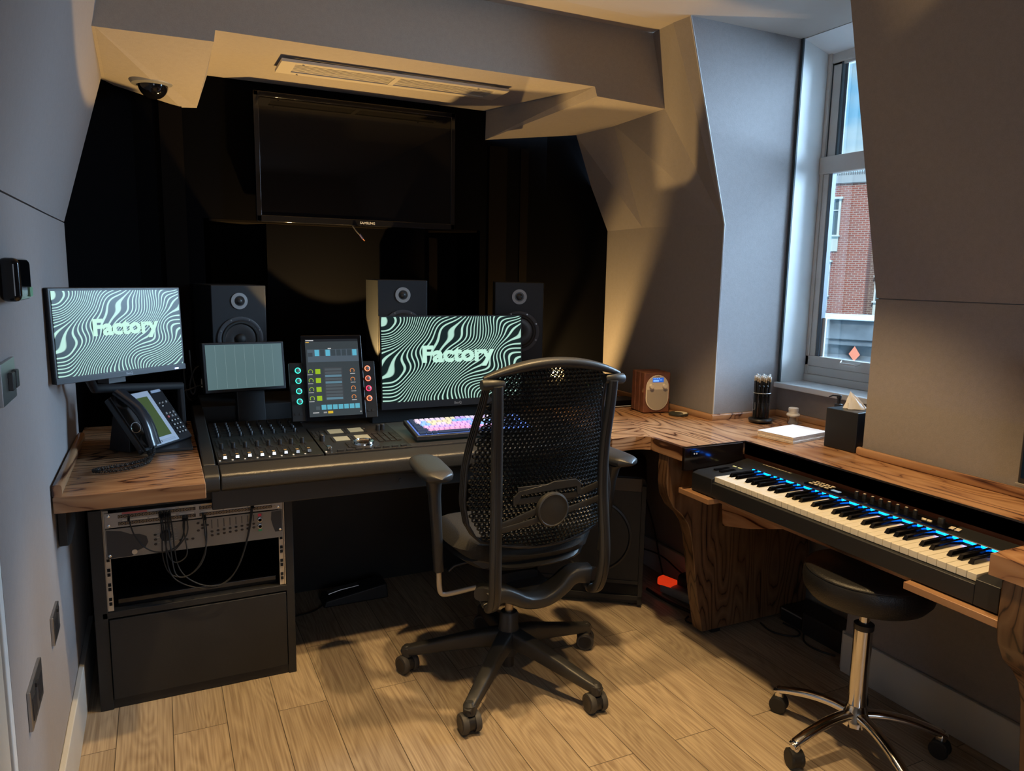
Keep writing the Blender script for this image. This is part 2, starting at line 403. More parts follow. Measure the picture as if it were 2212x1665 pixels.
def PT(px, py, ax, v):
    """measured point: sight line of a photo pixel met with the real plane ax = v"""
    c = Vector((0, 0, 1.3)); d = ray(px, py); i = 'xyz'.index(ax); return c + d * ((v - c[i]) / d[i])
RX = Matrix.Rotation(PI / 2, 4, 'X')      # local z -> -y (towards camera)

# ================================================================== SETTING
CZ = 2.225
b = MB(); b.bb(-2.2, 2.6, -1.5, 3.6, -.05, 0); struct(b.build('floor', FLOOR))
# ceiling: flat, then a shallow rise up to the fascia
b = MB(); b.slab([(-2.2, -1.5, CZ), (2.6, -1.5, CZ), (2.6, 2.35, CZ), (-2.2, 2.35, CZ)], (0, 0, 1), .05)
b.slab([(-2.2, 2.35, CZ), (2.6, 2.35, CZ), (2.6, 2.58, 2.265), (-2.2, 2.58, 2.265)], (0, 0, 1), .05)
struct(b.build('ceiling', CEIL))
# soffit over the desk: fascia, raised middle underside, two lower wings that taper to the back
A_ = PT(1285, 187, 'y', 2.58); B_ = PT(1290, 208, 'y', 2.58); C_ = PT(1436, 235, 'y', 2.58)
D_ = Vector((1.845, 3.2, 1.965)); D_ = PT(1245, 292, 'y', 3.12); E_ = PT(1048, 302, 'y', 3.2); F_ = PT(1050, 240, 'y', 3.2)
G_ = PT(465, 65, 'y', 2.58); H_ = PT(462, 90, 'y', 2.58); I_ = PT(205, 57, 'y', 2.58)
J_ = PT(228, 178, 'y', 3.14); K_ = PT(390, 232, 'y', 3.2); L_ = PT(425, 233, 'y', 3.2); Mm = PT(447, 163, 'y', 3.2)
ZT = 2.40
b = MB()
b.add([(-.4, 2.58, ZT), (2.3, 2.58, ZT), (2.3, 2.58, C_.z), C_, B_, A_, G_, H_, I_, (-.4, 2.58, I_.z)], [tuple(range(10))])
b.add([G_, A_, F_, Mm], [(0, 1, 2, 3)])                         # middle underside
b.add([B_, C_, (2.2, 2.58, C_.z), (2.2, 3.3, D_.z), D_, E_], [(0, 1, 4, 5), (1, 2, 3, 4)])
b.add([H_, I_, J_, K_, L_], [(0, 1, 2, 3, 4)]); b.add([I_, (-.5, 2.58, I_.z), (-.5, 3.3, J_.z), J_], [(0, 1, 2, 3)])
b.add([A_, B_, E_, F_], [(0, 1, 2, 3)]); b.add([G_, H_, L_, Mm], [(0, 1, 2, 3)])
b.add([(-.5, 2.58, ZT), (2.3, 2.58, ZT), (2.3, 3.3, ZT), (-.5, 3.3, ZT)], [(0, 1, 2, 3)])
struct(b.build('trim_1', fabric('warm_soffit_fabric', (.36, .32, .28))))
# left wall, vertical up to 1.44 m then leaning in, with a small crease at 2.42 m
b = MB()
LS = [(-.257, 1.43), (-.257, 2.42), (-.254, 2.78)]
for (x0, y0), (x1, y1) in zip(LS[:-1], LS[1:]):
    b.slab([(x0, y0, 0), (x1, y1, 0), (x1, y1, 1.438), (x0, y0, 1.438)], (-1, 0, 0), .06)
    ytop = {1.43: 1.43, 2.42: 2.60, 2.78: 3.25}
    b.slab([(x0, y0, 1.442), (x1, y1, 1.442), (x1 + .187, ytop[y1], CZ + .05), (x0 + .187, ytop[y0], CZ + .05)], (-1, 0, 0), .06)
struct(b.build('wall_left', TAUPE))
# door lining and wall nearer than the edge at y 1.43
b = MB(); b.bb(-.33, -.262, -1.4, 1.40, 0, CZ); struct(b.build('wall_left.001', BEIGE))
b = MB(); b.slab([(-.257, 1.405, 0), (-.257, 1.43, 0), (-.257, 1.43, 1.44), (-.257, 1.405, 1.44)], (-1, 0, 0), .05)
b.slab([(-.257, 1.405, 1.44), (-.257, 1.43, 1.44), (-.07, 1.43, CZ), (-.07, 1.405, CZ)], (-1, 0, 0), .05)
struct(b.build('trim_2', WHITE, bevel=.003))
b = MB(); b.bb(-.257, -.242, 1.43, 2.70, 0, .15); struct(b.build('baseboard_left', SKIRT, bevel=.003))
# black fabric front wall: side returns, upper face, recess under the television
b = MB()
b.bb(-.36, -.30, 2.70, 3.25, 0, 1.75); b.bb(-.5, .20, 3.2, 3.26, 0, 2.42); b.bb(1.345, 2.2, 3.2, 3.26, 0, 2.42)
b.bb(.20, 1.345, 3.2, 3.5, 1.50, 2.42); b.bb(.18, .20, 3.2, 3.55, 0, 1.5); b.bb(1.345, 1.36, 3.2, 3.55, 0, 1.5)
b.slab([(-.30, 2.95, 0), (-.05, 3.2, 0), (-.05, 3.2, 2.3), (-.30, 2.95, 2.3)], (-1, 1, 0), .01)
b.slab([(1.70, 3.2, 0), (1.99, 3.08, 0), (1.99, 3.08, 2.3), (1.70, 3.2, 2.3)], (.3, 1, 0), .01)
struct(b.build('wall_back', BLACKFAB))
b = MB(); b.bb(.20, 1.345, 3.45, 3.5, 0, 1.5); b.bb(.20, 1.345, 3.2, 3.45, 1.49, 1.499)
for x0, x1 in ((.04, .12), (-.17, -.10), (1.40, 1.49), (1.56, 1.60)): b.bb(x0, x1, 3.19, 3.2, .9, 1.95 if x1 < 1 else 1.88)
b.bb(1.12, 1.16, 3.22, 3.45, 0, 1.46)
struct(b.build('wall_back.001', BLACKFAB2))
b = MB(); b.bb(.42, 1.12, 3.23, 3.3, 0, 1.492); struct(b.build('wall_back.002', BLACKFAB))
# right wall nearest the camera: leans in above 1.248 m
b = MB()
b.prism([(2.035, 0), (2.035, 1.246), (2.6, 1.246), (2.6, 0)], -1.61, 1.5, RX)
b.prism([(2.036, 1.249), (1.778, 2.25), (2.6, 2.25), (2.6, 1.249)], -1.61, 1.5, RX)
b.prism([(2.04, 1.2), (2.04, 1.3), (2.6, 1.3), (2.6, 1.2)], -1.605, 1.5, RX)
struct(b.build('wall_right', TAUPE))
# far right wall between window and black wall, creased
S1 = Vector((1.972, 2.256, 1.507)); S2 = PT(1388, 492, 'x', 1.98); S3 = PT(1305, 500, 'x', 1.98)
T1 = Vector((1.763, 2.256, CZ + .01)); T1b = Vector((1.753, 2.346, CZ + .01)); KK = PT(1325, 268, 'z', 1.975); TX = PT(1410, 72, 'y', 2.58)
b = MB()
b.add([S1, S2, KK, C_, T1b, T1], [(0, 1, 2), (0, 2, 3), (0, 3, 4), (0, 4, 5)])
b.add([S2, S3, D_, KK], [(0, 1, 2, 3)]); b.add([T1b, C_, TX], [(0, 1, 2)])
b.add([(1.972, 2.256, 0), S1, S2, S3, (1.98, S3.y, 0)], [(0, 1, 2), (0, 2, 4), (2, 3, 4)])
b.add([(1.972, 2.256, 0), (2.34, 2.256, 0), (2.34, 2.256, CZ + .03), T1, S1], [tuple(range(5))])
b.add([(1.98, S3.y, 0), (1.98, 3.3, 0), (1.98, 3.3, 1.6), S3], [(0, 1, 2, 3)])
struct(b.build('wall_right.001', TAUPE))
# thin piping down the window corner of that wall
b = MB(); b.tube([(1.972, 2.254, .76), (1.972, 2.254, 1.507), (1.763, 2.254, CZ)], .0035, 6); struct(b.build('trim_3', mat('grey_edge_piping', (.45, .45, .45), .6), smooth=True))
# wall under the window
b = MB(); b.bb(2.31, 2.5, 1.60, 2.30, 0, .862); struct(b.build('wall_right.002', TAUPE))
for i, (x0, x1, y0, y1) in enumerate(((2.020, 2.035, -.6, 1.61), (2.035, 2.31, 1.61, 1.625), (2.295, 2.31, 1.62, 2.25), (1.957, 1.972, 2.256, 3.2))):
    b = MB(); b.bb(x0, x1, y0, y1, 0, .135); struct(b.build('baseboard_right' + ('' if i == 0 else '.%03d' % i), SKIRT, bevel=.003))
b = MB(); b.bb(-2.2, 2.6, -1.5, -1.44, 0, CZ); struct(b.build('wall_front', TAUPE))

# ------------------------------------------------------------------ window
w = bpy.data.objects.new('window_1', None); COL.objects.link(w); w.location = (2.44, 1.95, .88); struct(w)
YL, YR, XW = 2.245, 1.60, 2.44
b = MB(); b.bb(2.31, XW + .02, YL, YL + .05, .88, CZ + .02); b.bb(2.31, XW + .02, YR - .02, YR + .005, .88, CZ); b.build('reveal_lining', WHITE, w, bevel=.002)
b = MB(); b.add([(2.31, YR, CZ - .002), (2.31, YL, CZ - .002), (XW + .06, YL, CZ - .06), (XW + .06, YR, CZ - .06)], [(0, 1, 2, 3)]); b.build('head_lining', WHITE, w)
b = MB(); b.bb(2.302, 2.309, YL - .002, YL + .011, .88, CZ); b.build('shadow_gap_strip', GASKET, w)
b = MB(); b.bb(2.285, XW + .02, YR, YL + .02, .862, .884); b.build('window_sill', WHITE, w, bevel=.004)
b = MB()   # outer frame
b.bb(XW, XW + .027, YL - .018, YL, .884, CZ); b.bb(XW, XW + .027, YR, YR + .02, .884, CZ)
b.bb(XW - .004, XW + .027, YR, YL, .884, .915); b.bb(XW + .002, XW + .027, YR, YL, .915, .95); b.bb(XW + .006, XW + .027, YR, YL, CZ - .08, CZ)
b.build('window_frame', UPVC, w, bevel=.003)
b = MB()   # upper sash
z0, z1 = 1.79, CZ - .06
b.bb(XW + .012, XW + .027, YL - .062, YL - .018, z0, z1)
b.bb(XW + .012, XW + .027, YR + .02, YR + .06, z0, z1); b.bb(XW + .012, XW + .027, YR, YL, z1 - .03, z1)
b.build('upper_sash', UPVC, w, bevel=.003)
UPVCSHADE = mat('shaded_frame_plastic', (.11, .14, .17), .5)  # window plastic darkened to stand in for shade on the frame
b = MB(); b.bb(XW + .02, XW + .026, YL - .085, YL - .070, z0, z1); b.build('shaded_frame_strip', UPVCSHADE, w)
b = MB(); b.bb(XW + .006, XW + .027, YL - .062, YL - .046, .95, 1.722); b.build('shaded_frame_strip', UPVCSHADE, w)
b = MB(); b.bb(XW + .010, XW + .027, YL - .069, YL - .061, z0, z1); b.bb(XW + .010, XW + .027, YL - .022, YL - .016, .98, z1); b.build('gasket', GASKET, w)
b = MB(); b.bb(XW - .005, XW + .027, YR, YL, 1.722, 1.79); b.build('transom', UPVC, w, bevel=.004)
b = MB()   # lower sash
b.bb(XW + .004, XW + .026, YL - .045, YL - .018, .95, 1.722); b.bb(XW + .015, XW + .026, YL - .075, YL - .048, .95, 1.15)
b.bb(XW + .004, XW + .026, YR + .02, YR + .05, .95, 1.722); b.bb(XW, XW + .026, YR, YL, .95, .992)
b.build('lower_sash', UPVC, w, bevel=.003)
b = MB(); b.bar([(XW - .004, 2.06, .985), (XW - .022, 2.05, .978), (XW - .022, 1.98, .978), (XW - .004, 1.97, .985)], .010, .006, up=(1, 0, 0)); b.build('sash_handle', WPLAS, w, smooth=True)
b = MB(); b.bb(XW + .028, XW + .032, YR, YL, .96, CZ); b.build('pane', GLASS, w)

# ------------------------------------------------------------------ outside
def outside_frame(px, py, dist):
    d = ray(px, py); d.normalize(); o = Vector((0, 0, 1.3)) + d * dist
    n = Vector((-d.x, -d.y, 0)).normalized(); return o, n
O, nrm = outside_frame(1830, 530, 15)
xd = Vector((nrm.y * -1, nrm.x, 0)); xd = -xd if xd.dot(Vector((1, -1, 0))) < 0 else xd
xd = (xd + nrm * .18).normalized()
bf = thing('brick_building', 'red brick office block seen through the window across the street', 'building', O, math.atan2(xd.y, xd.x))
BRK = brick_mat('red_brick', (.40, .105, .065), (.30, .08, .055), (.48, .36, .30)); BRK2 = brick_mat('brown_brick', (.20, .11, .08), (.15, .085, .065), (.34, .27, .22))
T = Matrix.Translation
PX = 15 / 1595.   # metres per photo pixel on the facade
def fb(x0, x1, y0, y1, d0, d1, B, col=None):   # photo-measured rectangle relative to (1830,530) on the facade
    return B.bb((x0 - 1830) * PX, (x1 - 1830) * PX, d0, d1, (530 - y1) * PX, (530 - y0) * PX)
b = MB(); fb(1560, 1868, 410, 900, 0, .5, b); b.build('wall', BRK, bf, world=False)
b = MB(); fb(1866, 2150, 500, 900, .35, .8, b); b.build('wall', BRK2, bf, world=False)
b = MB(); fb(1560, 1868, 398, 412, -.06, .5, b); fb(1868, 2150, 470, 502, .3, .8, b); b.build('parapet', mat('pale_render', (.45, .48, .50), .8), bf, world=False)
b = MB()
for i in range(44): x = 1700 + i * 4; fb(x, x + 1.2, 383, 400, .05, .08, b)
fb(1690, 1880, 382, 384, .03, .1, b); b.build('railing', mat('grey_iron', (.16, .18, .2), .6), bf, world=False)
b = MB(); fb(1790, 1868, 384, 398, .6, 2, b); b.build('rooftop_plant', mat('pale_rooftop', (.38, .44, .48), .8), bf, world=False)
WF = mat('white_window_frame', (.75, .78, .74), .6); WG = mat('outside_glass', (.10, .14, .15), .1); SPAN = mat('cream_spandrel', (.68, .72, .66), .7)
for (x0, x1, y0, y1) in ((1755, 1814, 442, 510), (1748, 1803, 562, 626), (1878, 1930, 455, 510), (1880, 1935, 590, 636)):
    b = MB(); d = 0 if x0 < 1850 else .33
    fb(x0 - 2, x1 + 3, y0 - 4, y0, d - .10, d + .1, b); fb(x0 - 2, x1 + 2, y1, y1 + 3, d - .10, d + .1, b)
    fb(x1 - 4, x1, y0, y1, d - .05, d + .1, b); fb(x0, x0 + 3, y0, y1, d - .05, d + .1, b); fb(x0, x1, y0 + 20, y0 + 22, d - .05, d + .1, b)
    xm = (x0 + x1) / 2 + 2; fb(xm, xm + 3, y0 + 20, y1, d - .05, d + .1, b)
    fr_ = b.build('window', WF, bf, world=False)
    b = MB(); fb(x0, x1, y0, y1, d - .02, d - .01, b); g = b.build('pane', WG, fr_, world=False)
    b = MB(); fb(x0, x1 - 1, y1 + 3, y1 + 31, d - .04, d + .1, b); b.build('spandrel_panel', SPAN, bf, world=False)
O2, n2 = outside_frame(1830, 720, 6.0)
pr = thing('stone_balustrade', 'mottled stone balustrade coloured dark for shade, with pale coping just outside the window', 'balustrade', O2, math.atan2(xd.y, xd.x))
P2 = 6 / 1595.
def pb(x0, x1, y0, y1, d0, d1, B): return B.bb((x0 - 1830) * P2, (x1 - 1830) * P2, d0, d1, (720 - y1) * P2, (720 - y0) * P2)
STN = mat('shaded_mottled_stone', (.10, .12, .135), .9, var=.5, vscale=5, noise_bump=.3, nscale=30); STL = mat('pale_coping_stone', (.50, .58, .62), .8, var=.25, vscale=6)  # the dark stone colour stands in for shade on rail and balusters
b = MB(); pb(1500, 2150, 690, 694, -.05, .75, b); b.build('coping', STL, pr, world=False, bevel=.01)
b = MB(); pb(1500, 2150, 694, 733, 0, .4, b); pb(1500, 2150, 733, 745, .03, .36, b); b.build('rail', STN, pr, world=False, bevel=.01)
b = MB()
for xc in (1800, 1875, 1730): 
    b.lathe([(.10, (720 - 900) * P2), (.16, (720 - 820) * P2), (.17, (720 - 790) * P2), (.10, (720 - 765) * P2), (.15, (720 - 744) * P2)], 20, T(((xc - 1830) * P2, .2, 0)))
pb(1500, 2150, 900, 1100, 0, .4, b)
b.build('baluster', STN, pr, world=False, smooth=True)
O3, n3 = outside_frame(1830, 775, 8.0)
q = thing('street_wall', 'pale and orange wall glimpsed below the balustrade rail', 'wall', O3, math.atan2(xd.y, xd.x))
b = MB(); b.bb(-1.2, -.25, .3, .5, -1.2, .2); b.build('wall', mat('sunlit_render', (.8, .8, .74), .8), q, world=False)
b = MB(); b.bb(-.25, 1.6, .3, .5, -1.2, .2); b.build('wall', mat('orange_brick_wall', (.75, .22, .12), .8), q, world=False)

# ================================================================== FITTINGS
# air vent in the soffit
v = thing('air_vent', 'long slotted aluminium air vent set in the warm-lit soffit', 'vent', (.85, 2.83, 2.03))
b = MB(); x0, x1, y0, y1, z = .425, 1.285, 2.745, 2.912, 2.014
b.bb(x0, x1, y0, y0 + .028, z - .004, z + .006); b.bb(x0, x1, y1 - .028, y1, z - .004, z + .006)
b.bb(x0, x0 + .05, y0 + .028, y1 - .028, z - .004, z + .006); b.bb(x1 - .05, x1, y0 + .028, y1 - .028, z - .004, z + .006); b.bb(.835, .855, y0 + .028, y1 - .028, z - .003, z + .006)
b.build('frame', mat('aluminium_paint', (.50, .46, .40), .5), v, bevel=0)
for xa, xb in ((.475, .835), (.855, 1.235)):
    b = MB()
    for i in range(7): yy = y0 + .034 + i * .0155; b.bb(xa, xb, yy, yy + .0095, z, z + .0010)
    b.build('louvre', mat('aluminium_paint', (.5, .46, .4), .5), v)
b = MB()
for px_ in (.50, 1.16):
    for yy in (y0 + .014, y1 - .014): b.lathe([(.004, z - .007), (.004, z - .003)], 8, T((px_, yy, 0)))
b.build('screw', STEEL, v)
b = MB(); b.bb(.45, 1.26, y0 + .03, y1 - .03, z + .0095, z + .012); b.build('duct_backing', mat('dark_duct', (.03, .03, .03), .9), v)
# dome camera
dc = PT(330, 176, 'z', 1.952)
v = thing('security_camera', 'smoked glass dome camera fixed under the left soffit wing', 'camera', dc)
b = MB(); b.lathe([(.075, .012), (.078, 0), (.07, -.012), (.052, -.016), (.05, -.010)], 32); b.build('mount_ring', SILVER, v, world=False, smooth=True)
b = MB(); b.sphere((0, 0, -.010), .050, 28, 14); b.build('dome', BLKG, v, world=False, smooth=True)
# television
v = thing('television', 'large switched-off black flat television hung on the black fabric wall', 'television', (.795, 3.14, 1.50))
TL, TR_, BR_, BL_ = (.368, .97), (1.20, .97), (1.20, 0), (.368, 0)
x0, x1, z0, z1 = .372, 1.207, 1.492, 1.988; y = 3.13
TF = T((0, 0, 0))
b = MB(); b.bb(x0, x1, y, y + .035, z0, z1)
b.build('housing', BLKG, v, bevel=.006)
b = MB(); fw = .020
b.bb(x0, x1, y - .006, y, z1 - fw, z1); b.bb(x0, x1, y - .006, y, z0, z0 + .026); b.bb(x0, x0 + fw, y - .006, y, z0, z1); b.bb(x1 - fw, x1, y - .006, y, z0, z1)
b.build('bezel', mat('piano_black_bezel', (.008, .008, .01), .06), v, bevel=.003)
b = MB(); b.bb(x0 + fw, x1 - fw, y - .0015, y, z0 + .026, z1 - fw); b.build('screen', mat('dark_tv_screen', (.002, .002, .003), .04, spec=.35), v)
b = MB(); b.text('SAMSUNG', .014, FR((.815, y - .0075, z0 + .012), (1, 0, 0), (0, -1, 0)), .0004); b.build('logo', mat('pale_logo', (.5, .5, .5), .4), v)
v = thing('display_cable', 'short dark cable with metal plug dangling below the television', 'cable')
P = chaikin([PT(762, 488, 'y', 3.12), PT(768, 497, 'y', 3.12), PT(772, 502, 'y', 3.12), PT(778, 508, 'y', 3.12)])
b = MB(); b.tube(P, .003, 6); b.build('cord', BLKP, v, smooth=True)
b = MB(); a_ = PT(777, 506, 'y', 3.12); c_ = PT(784, 516, 'y', 3.12); e_ = PT(788, 520, 'y', 3.12); b.bar([a_, c_], .012, .007); b.build('plug_body', mat('violet_plug', (.05, .04, .10), .4), v, smooth=True)
b = MB(); b.bar([c_, e_], .009, .005); b.build('plug_tip', mat('copper_tip', (.5, .2, .1), .3, 1), v, smooth=True)

# wall plates on the left wall
def plate(name, label, cat, y0, y1, z0, z1, m, extra=None):
    v = thing(name, label, cat, (-.257, (y0 + y1) / 2, z0))
    b = MB(); b.bb(-.257, -.250, y0, y1, z0, z1); b.build('face_plate', m, v, bevel=.0015)
    if extra: extra(v)
    return v
def sock(y0, n):
    def f(v):
        for k in range(n):
            b = MB(); yc = y0 + .036 + k * .074; b.bb(-.251, -.2485, yc - .022, yc + .022, .440, .485); b.build('socket_insert', BLKP, v, bevel=.001)
        b = MB(); b.bb(-.2505, -.246, y0 + .052, y0 + .068, .488, .498); b.build('rocker', BLKP, v, bevel=.001)
    return f
plate('wall_socket', 'brushed steel socket plate low on left wall, nearer the camera', 'socket', 1.548, 1.694, .426, .506, STEEL, sock(1.548, 2))
plate('wall_socket', 'brushed steel plate low on left wall beside the rack cabinet', 'socket', 1.894, 1.997, .432, .500, STEEL, sock(1.90, 1))
def ex(v):
    for yc in (1.60, 1.64):
        b = MB(); b.bb(-.251, -.242, yc - .014, yc + .014, 1.075, 1.108); b.build('control_key', BLKP, v, bevel=.002)
plate('wall_switch', 'grey steel control plate on left wall at the photo edge', 'switch', 1.53, 1.668, 1.054, 1.13, STEEL, ex)
v = thing('wall_intercom', 'glossy black rounded device on left wall above the steel plate', 'intercom', (-.257, 1.68, 1.235))
b = MB(); b.bb(-.257, -.222, 1.61, 1.745, 1.235, 1.315); b.build('body', BLKG, v, bevel=.012, seg=4)
b = MB(); b.bb(-.2225, -.220, 1.70, 1.735, 1.242, 1.26); b.build('label_strip', mat('green_strip', (.15, .35, .2), .4), v)

# ================================================================== LEFT COUNTER
v = thing('wooden_counter', 'figured rosewood counter in the left corner holding the desk phone', 'counter', (-.08, 2.06, .70))
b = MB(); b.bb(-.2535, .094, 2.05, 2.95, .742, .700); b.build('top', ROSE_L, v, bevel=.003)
b = MB(); b.bb(-.207, .094, 2.333, 2.9, .653, .6995); b.build('support_rail', BLKM, v)
b = MB(); b.bar([(-.243, 2.052, .757), (-.243, 2.075, .757), (-.241, 2.70, .757)], .022, .032, e=4); b.build('upstand', ROSE_E, v, smooth=True)
b = MB(); b.prism([(2.10, .70), (2.33, .70), (2.33, .60), (2.16, .585), (2.10, .60)], -.252, -.232, Matrix(((0, 0, 1, 0), (1, 0, 0, 0), (0, 1, 0, 0), (0, 0, 0, 1)))); b.build('wall_bracket', BLKM, v, bevel=.002)

# ================================================================== RACK CABINET
v = thing('rack_cabinet', 'black floor cabinet with open rack bay and lower door', 'cabinet', (.075, 2.33, 0))
X0, X1, Y0 = -.207, .357, 2.333
b = MB(); b.bb(X0, X0 + .035, Y0, 2.9, 0, .652); b.bb(X1 - .025, X1, Y0, 2.9, 0, .652); b.bb(X0, X1, Y0, 2.9, .612, .652); b.bb(X0, X1, Y0 + .005, 2.9, 0, .03)
b.bb(X0 + .02, X1 - .02, Y0, 2.9, .285, .305); b.bb(X0, X1, 2.86, 2.9, 0, .65)
b.build('carcass', BLKM, v, bevel=.002)
b = MB(); b.bb(X0 + .037, X1 - .027, Y0 - .002, Y0 + .016, .032, .281); b.build('door', BLKM, v, bevel=.002)
for xa, sgn in ((-.170, 1), (.313, -1)):
    b = MB(); b.bb(xa, xa + .014, Y0 + .004, Y0 + .007, .307, .610); b.bb(xa - .004 * sgn + (.014 if sgn < 0 else 0), xa - .001 * sgn + (.014 if sgn < 0 else 0), Y0 + .002, Y0 + .03, .307, .612)
    rl = b.build('rack_rail', mat('cream_rack_rail', (.55, .47, .36), .45, metal=.2), v)
    for k in range(4):
        for dz in (0, .014):
            z = .325 + k * .0445 + dz; b = MB(); b.bb(xa + .003, xa + .011, Y0 + .001, Y0 + .0045, z, z + .009); b.build('rack_hole', mat('void_black', (.002, .002, .002), .9), rl)
# patch bay
RK0, RK1 = -.166, .325
v = thing('patch_bay', 'silver double-row jack patch bay at the top of the rack', 'patch bay', (.08, 2.325, .565))
b = MB(); b.bb(RK0, RK1, Y0 - .003, Y0 + .002, .560, .604); b.bb(RK0 + .03, RK1 - .03, Y0, Y0 + .12, .562, .602); b.build('panel', mat('rack_silver', (.36, .35, .34), .38, metal=.5), v, bevel=.001)
b = MB()
for zz in (.587, .566): b.bb(RK0 + .035, .075, Y0 - .0045, Y0 - .003, zz, zz + .0095); b.bb(.085, RK1 - .03, Y0 - .0045, Y0 - .003, zz, zz + .0095)
b.build('jack_strip', mat('dark_jack_strip', (.035, .025, .02), .5), v)
b = MB()
for zz in (.5918, .5708):
    for k in range(48):
        x = RK0 + .040 + k * .0091
        if .070 < x < .09: continue
        b.lathe([(.0036, 0), (.0036, .001), (.0024, .001)], 10, T((x, Y0 - .0045, zz)) @ RX, cap=False)
b.build('jack_ring', mat('brass_jack', (.35, .26, .16), .35, 1), v)
b = MB()
for (xa, xb, c) in ((-.12, -.055, (.55, .12, .12)), (-.05, .02, (.4, .42, .45)), (.03, .07, (.55, .52, .4)), (.09, .15, (.6, .45, .25)), (.155, .22, (.35, .38, .45)), (.225, .29, (.42, .4, .38))):
    b.bb(xa, xb, Y0 - .0045, Y0 - .003, .598, .603, col=c); b.bb(xa, xb, Y0 - .0045, Y0 - .003, .5775, .5825, col=(.6, .58, .52))
b.build('label_tape', ATT, v)
for x in (RK0 + .011, RK1 - .011):
    for zz in (.568, .596):
        b = MB(); b.lathe([(.0042, 0), (.0042, .002), (.002, .003)], 12, T((x, Y0 - .003, zz)) @ RX); b.build('screw', CHROME, v, smooth=True)
# preamp unit below
v = thing('audio_interface', 'grey metering audio unit with dark curved ends below the patch bay', 'audio unit', (.08, 2.325, .47))
b = MB(); b.bb(RK0, RK1, Y0 - .004, Y0 + .002, .468, .557); b.bb(RK0 + .03, RK1 - .03, Y0, Y0 + .25, .472, .553); b.build('panel', mat('warm_grey_rack', (.24, .225, .205), .42, metal=.4), v, bevel=.001)
Y1 = Y0 - .0045; FRr = FR((0, Y1, 0), (1, 0, 0), (0, -1, 0))
b = MB()
P = [(RK0 + .003, .470), (-.100, .470), (-.086, .484), (-.064, .492), (-.056, .507), (-.06, .525), (-.078, .534), (-.10, .536), (-.125, .548), (RK0 + .003, .554)]
b.add([(x, Y1, z) for x, z in P] + [(x, Y1 + .004, z) for x, z in P], [tuple(range(10))] + [(i, (i + 1) % 10, 10 + (i + 1) % 10, 10 + i) for i in range(10)])
b.build('end_cover', mat('charcoal_plastic', (.03, .032, .036), .5), v)
b = MB()
P = [(.292, .555), (.323, .555), (.323, .488), (.302, .488), (.296, .505), (.290, .53)]
b.add([(x, Y1, z) for x, z in P] + [(x, Y1 + .004, z) for x, z in P], [tuple(range(6))] + [(i, (i + 1) % 6, 6 + (i + 1) % 6, 6 + i) for i in range(6)])
b.build('end_cover', mat('charcoal_plastic', (.03, .032, .036), .5), v)
b = MB(); b.lathe([(.0075, 0), (.0075, .003), (.006, .004)], 20, T((-.093, Y1, .482)) @ RX); b.build('power_button', CREAM, v, smooth=True)
b = MB(); b.lathe([(.016, 0), (.015, .010), (.013, .012)], 24, T((-.009, Y1, .520)) @ RX); b.build('volume_knob', BLKP, v, smooth=True)
b = MB()
def dot(x, z, r=.0045, d=.0025): b.lathe([(r, 0), (r * .9, d)], 10, T((x, Y1, z)) @ RX @ Matrix.Diagonal((1, .7, 1, 1)))
for z in (.525, .510, .496): dot(-.037, z)
for x in (.03, .047, .064): dot(x, .499)
for i in range(8): dot(.118 + i * .0172, .514 + .0012 * i); dot(.118 + i * .0172, .502 + .0012 * i)
for x, z in ((.08, .545), (.092, .538), (.106, .536), (.092, .528), (.08, .522)): dot(x, z)
b.build('push_button', mat('brown_black_button', (.03, .02, .015), .4), v)
b = MB()
for i in range(8): b.bb(.117 + i * .0172, .1195 + i * .0172, Y1 - .0006, Y1 + .001, .524 + .001 * i, .551, col=(.05, .05, .05))
for i in range(7):
    for k in range(5): b.bb(-.033 + k * .012, -.026 + k * .012, Y1 - .0006, Y1 + .001, .548 - i * .008, .5485 - i * .008, col=(.7, .68, .6))
b.bb(.252, .262, Y1 - .0008, Y1 + .001, .544, .552, col=(.8, .03, .08)); b.bb(.252, .262, Y1 - .0008, Y1 + .001, .496, .502, col=(.05, .35, .15))
b.build('printed_marks', ATT, v)
for z in (.533, .512):
    b = MB(); b.lathe([(.0075, 0), (.0075, .003), (.005, .0035), (.0045, 0)], 20, T((.257, Y1, z)) @ RX); b.build('jack_socket', STEEL, v, smooth=True)
for x in (RK0 + .010, RK1 - .008):
    b = MB(); b.lathe([(.0042, 0), (.0042, .002), (.002, .003)], 12, T((x, Y1, .478 if x < 0 else .495)) @ RX); b.build('screw', CHROME, v, smooth=True)
v = thing('rack_shelf_unit', 'black blank rack unit lying at the bottom of the open bay', 'rack unit', (.08, 2.36, .306))
b = MB(); b.bb(RK0 + .02, RK1 - .02, Y0 + .03, Y0 + .4, .306, .330); b.build('case', BLKG, v, bevel=.002)
# patch cables
PC = [((-.103, .588), (-.098, .56), (-.088, .53), (-.06, .49), (-.02, .475), (.02, .486), (.040, .52), (.044, .570)),
      ((-.022, .590), (-.018, .54), (-.022, .46), (-.005, .405), (.03, .392), (.06, .40), (.09, .44), (.103, .50), (.100, .565)),
      ((-.010, .590), (-.006, .54), (-.012, .47), (-.004, .41), (.02, .378), (.07, .352), (.12, .345), (.17, .37), (.20, .43), (.222, .51), (.232, .585)),
      ((.004, .590), (.010, .54), (.012, .48), (.02, .42), (.05, .38), (.10, .352), (.15, .352), (.188, .40), (.21, .46), (.226, .52), (.236, .585)),
      ((.040, .570), (.038, .54), (.044, .50), (.048, .46), (.02, .44), (.0, .45), (-.012, .50), (-.016, .585)),
      ((.050, .570), (.052, .53), (.03, .50), (.005, .475), (.0, .51), (.002, .588)),
      ((.094, .572), (.096, .53), (.100, .47), (.08, .42), (.04, .395), (.012, .40), (.004, .45), (.0, .52), (-.004, .588))]
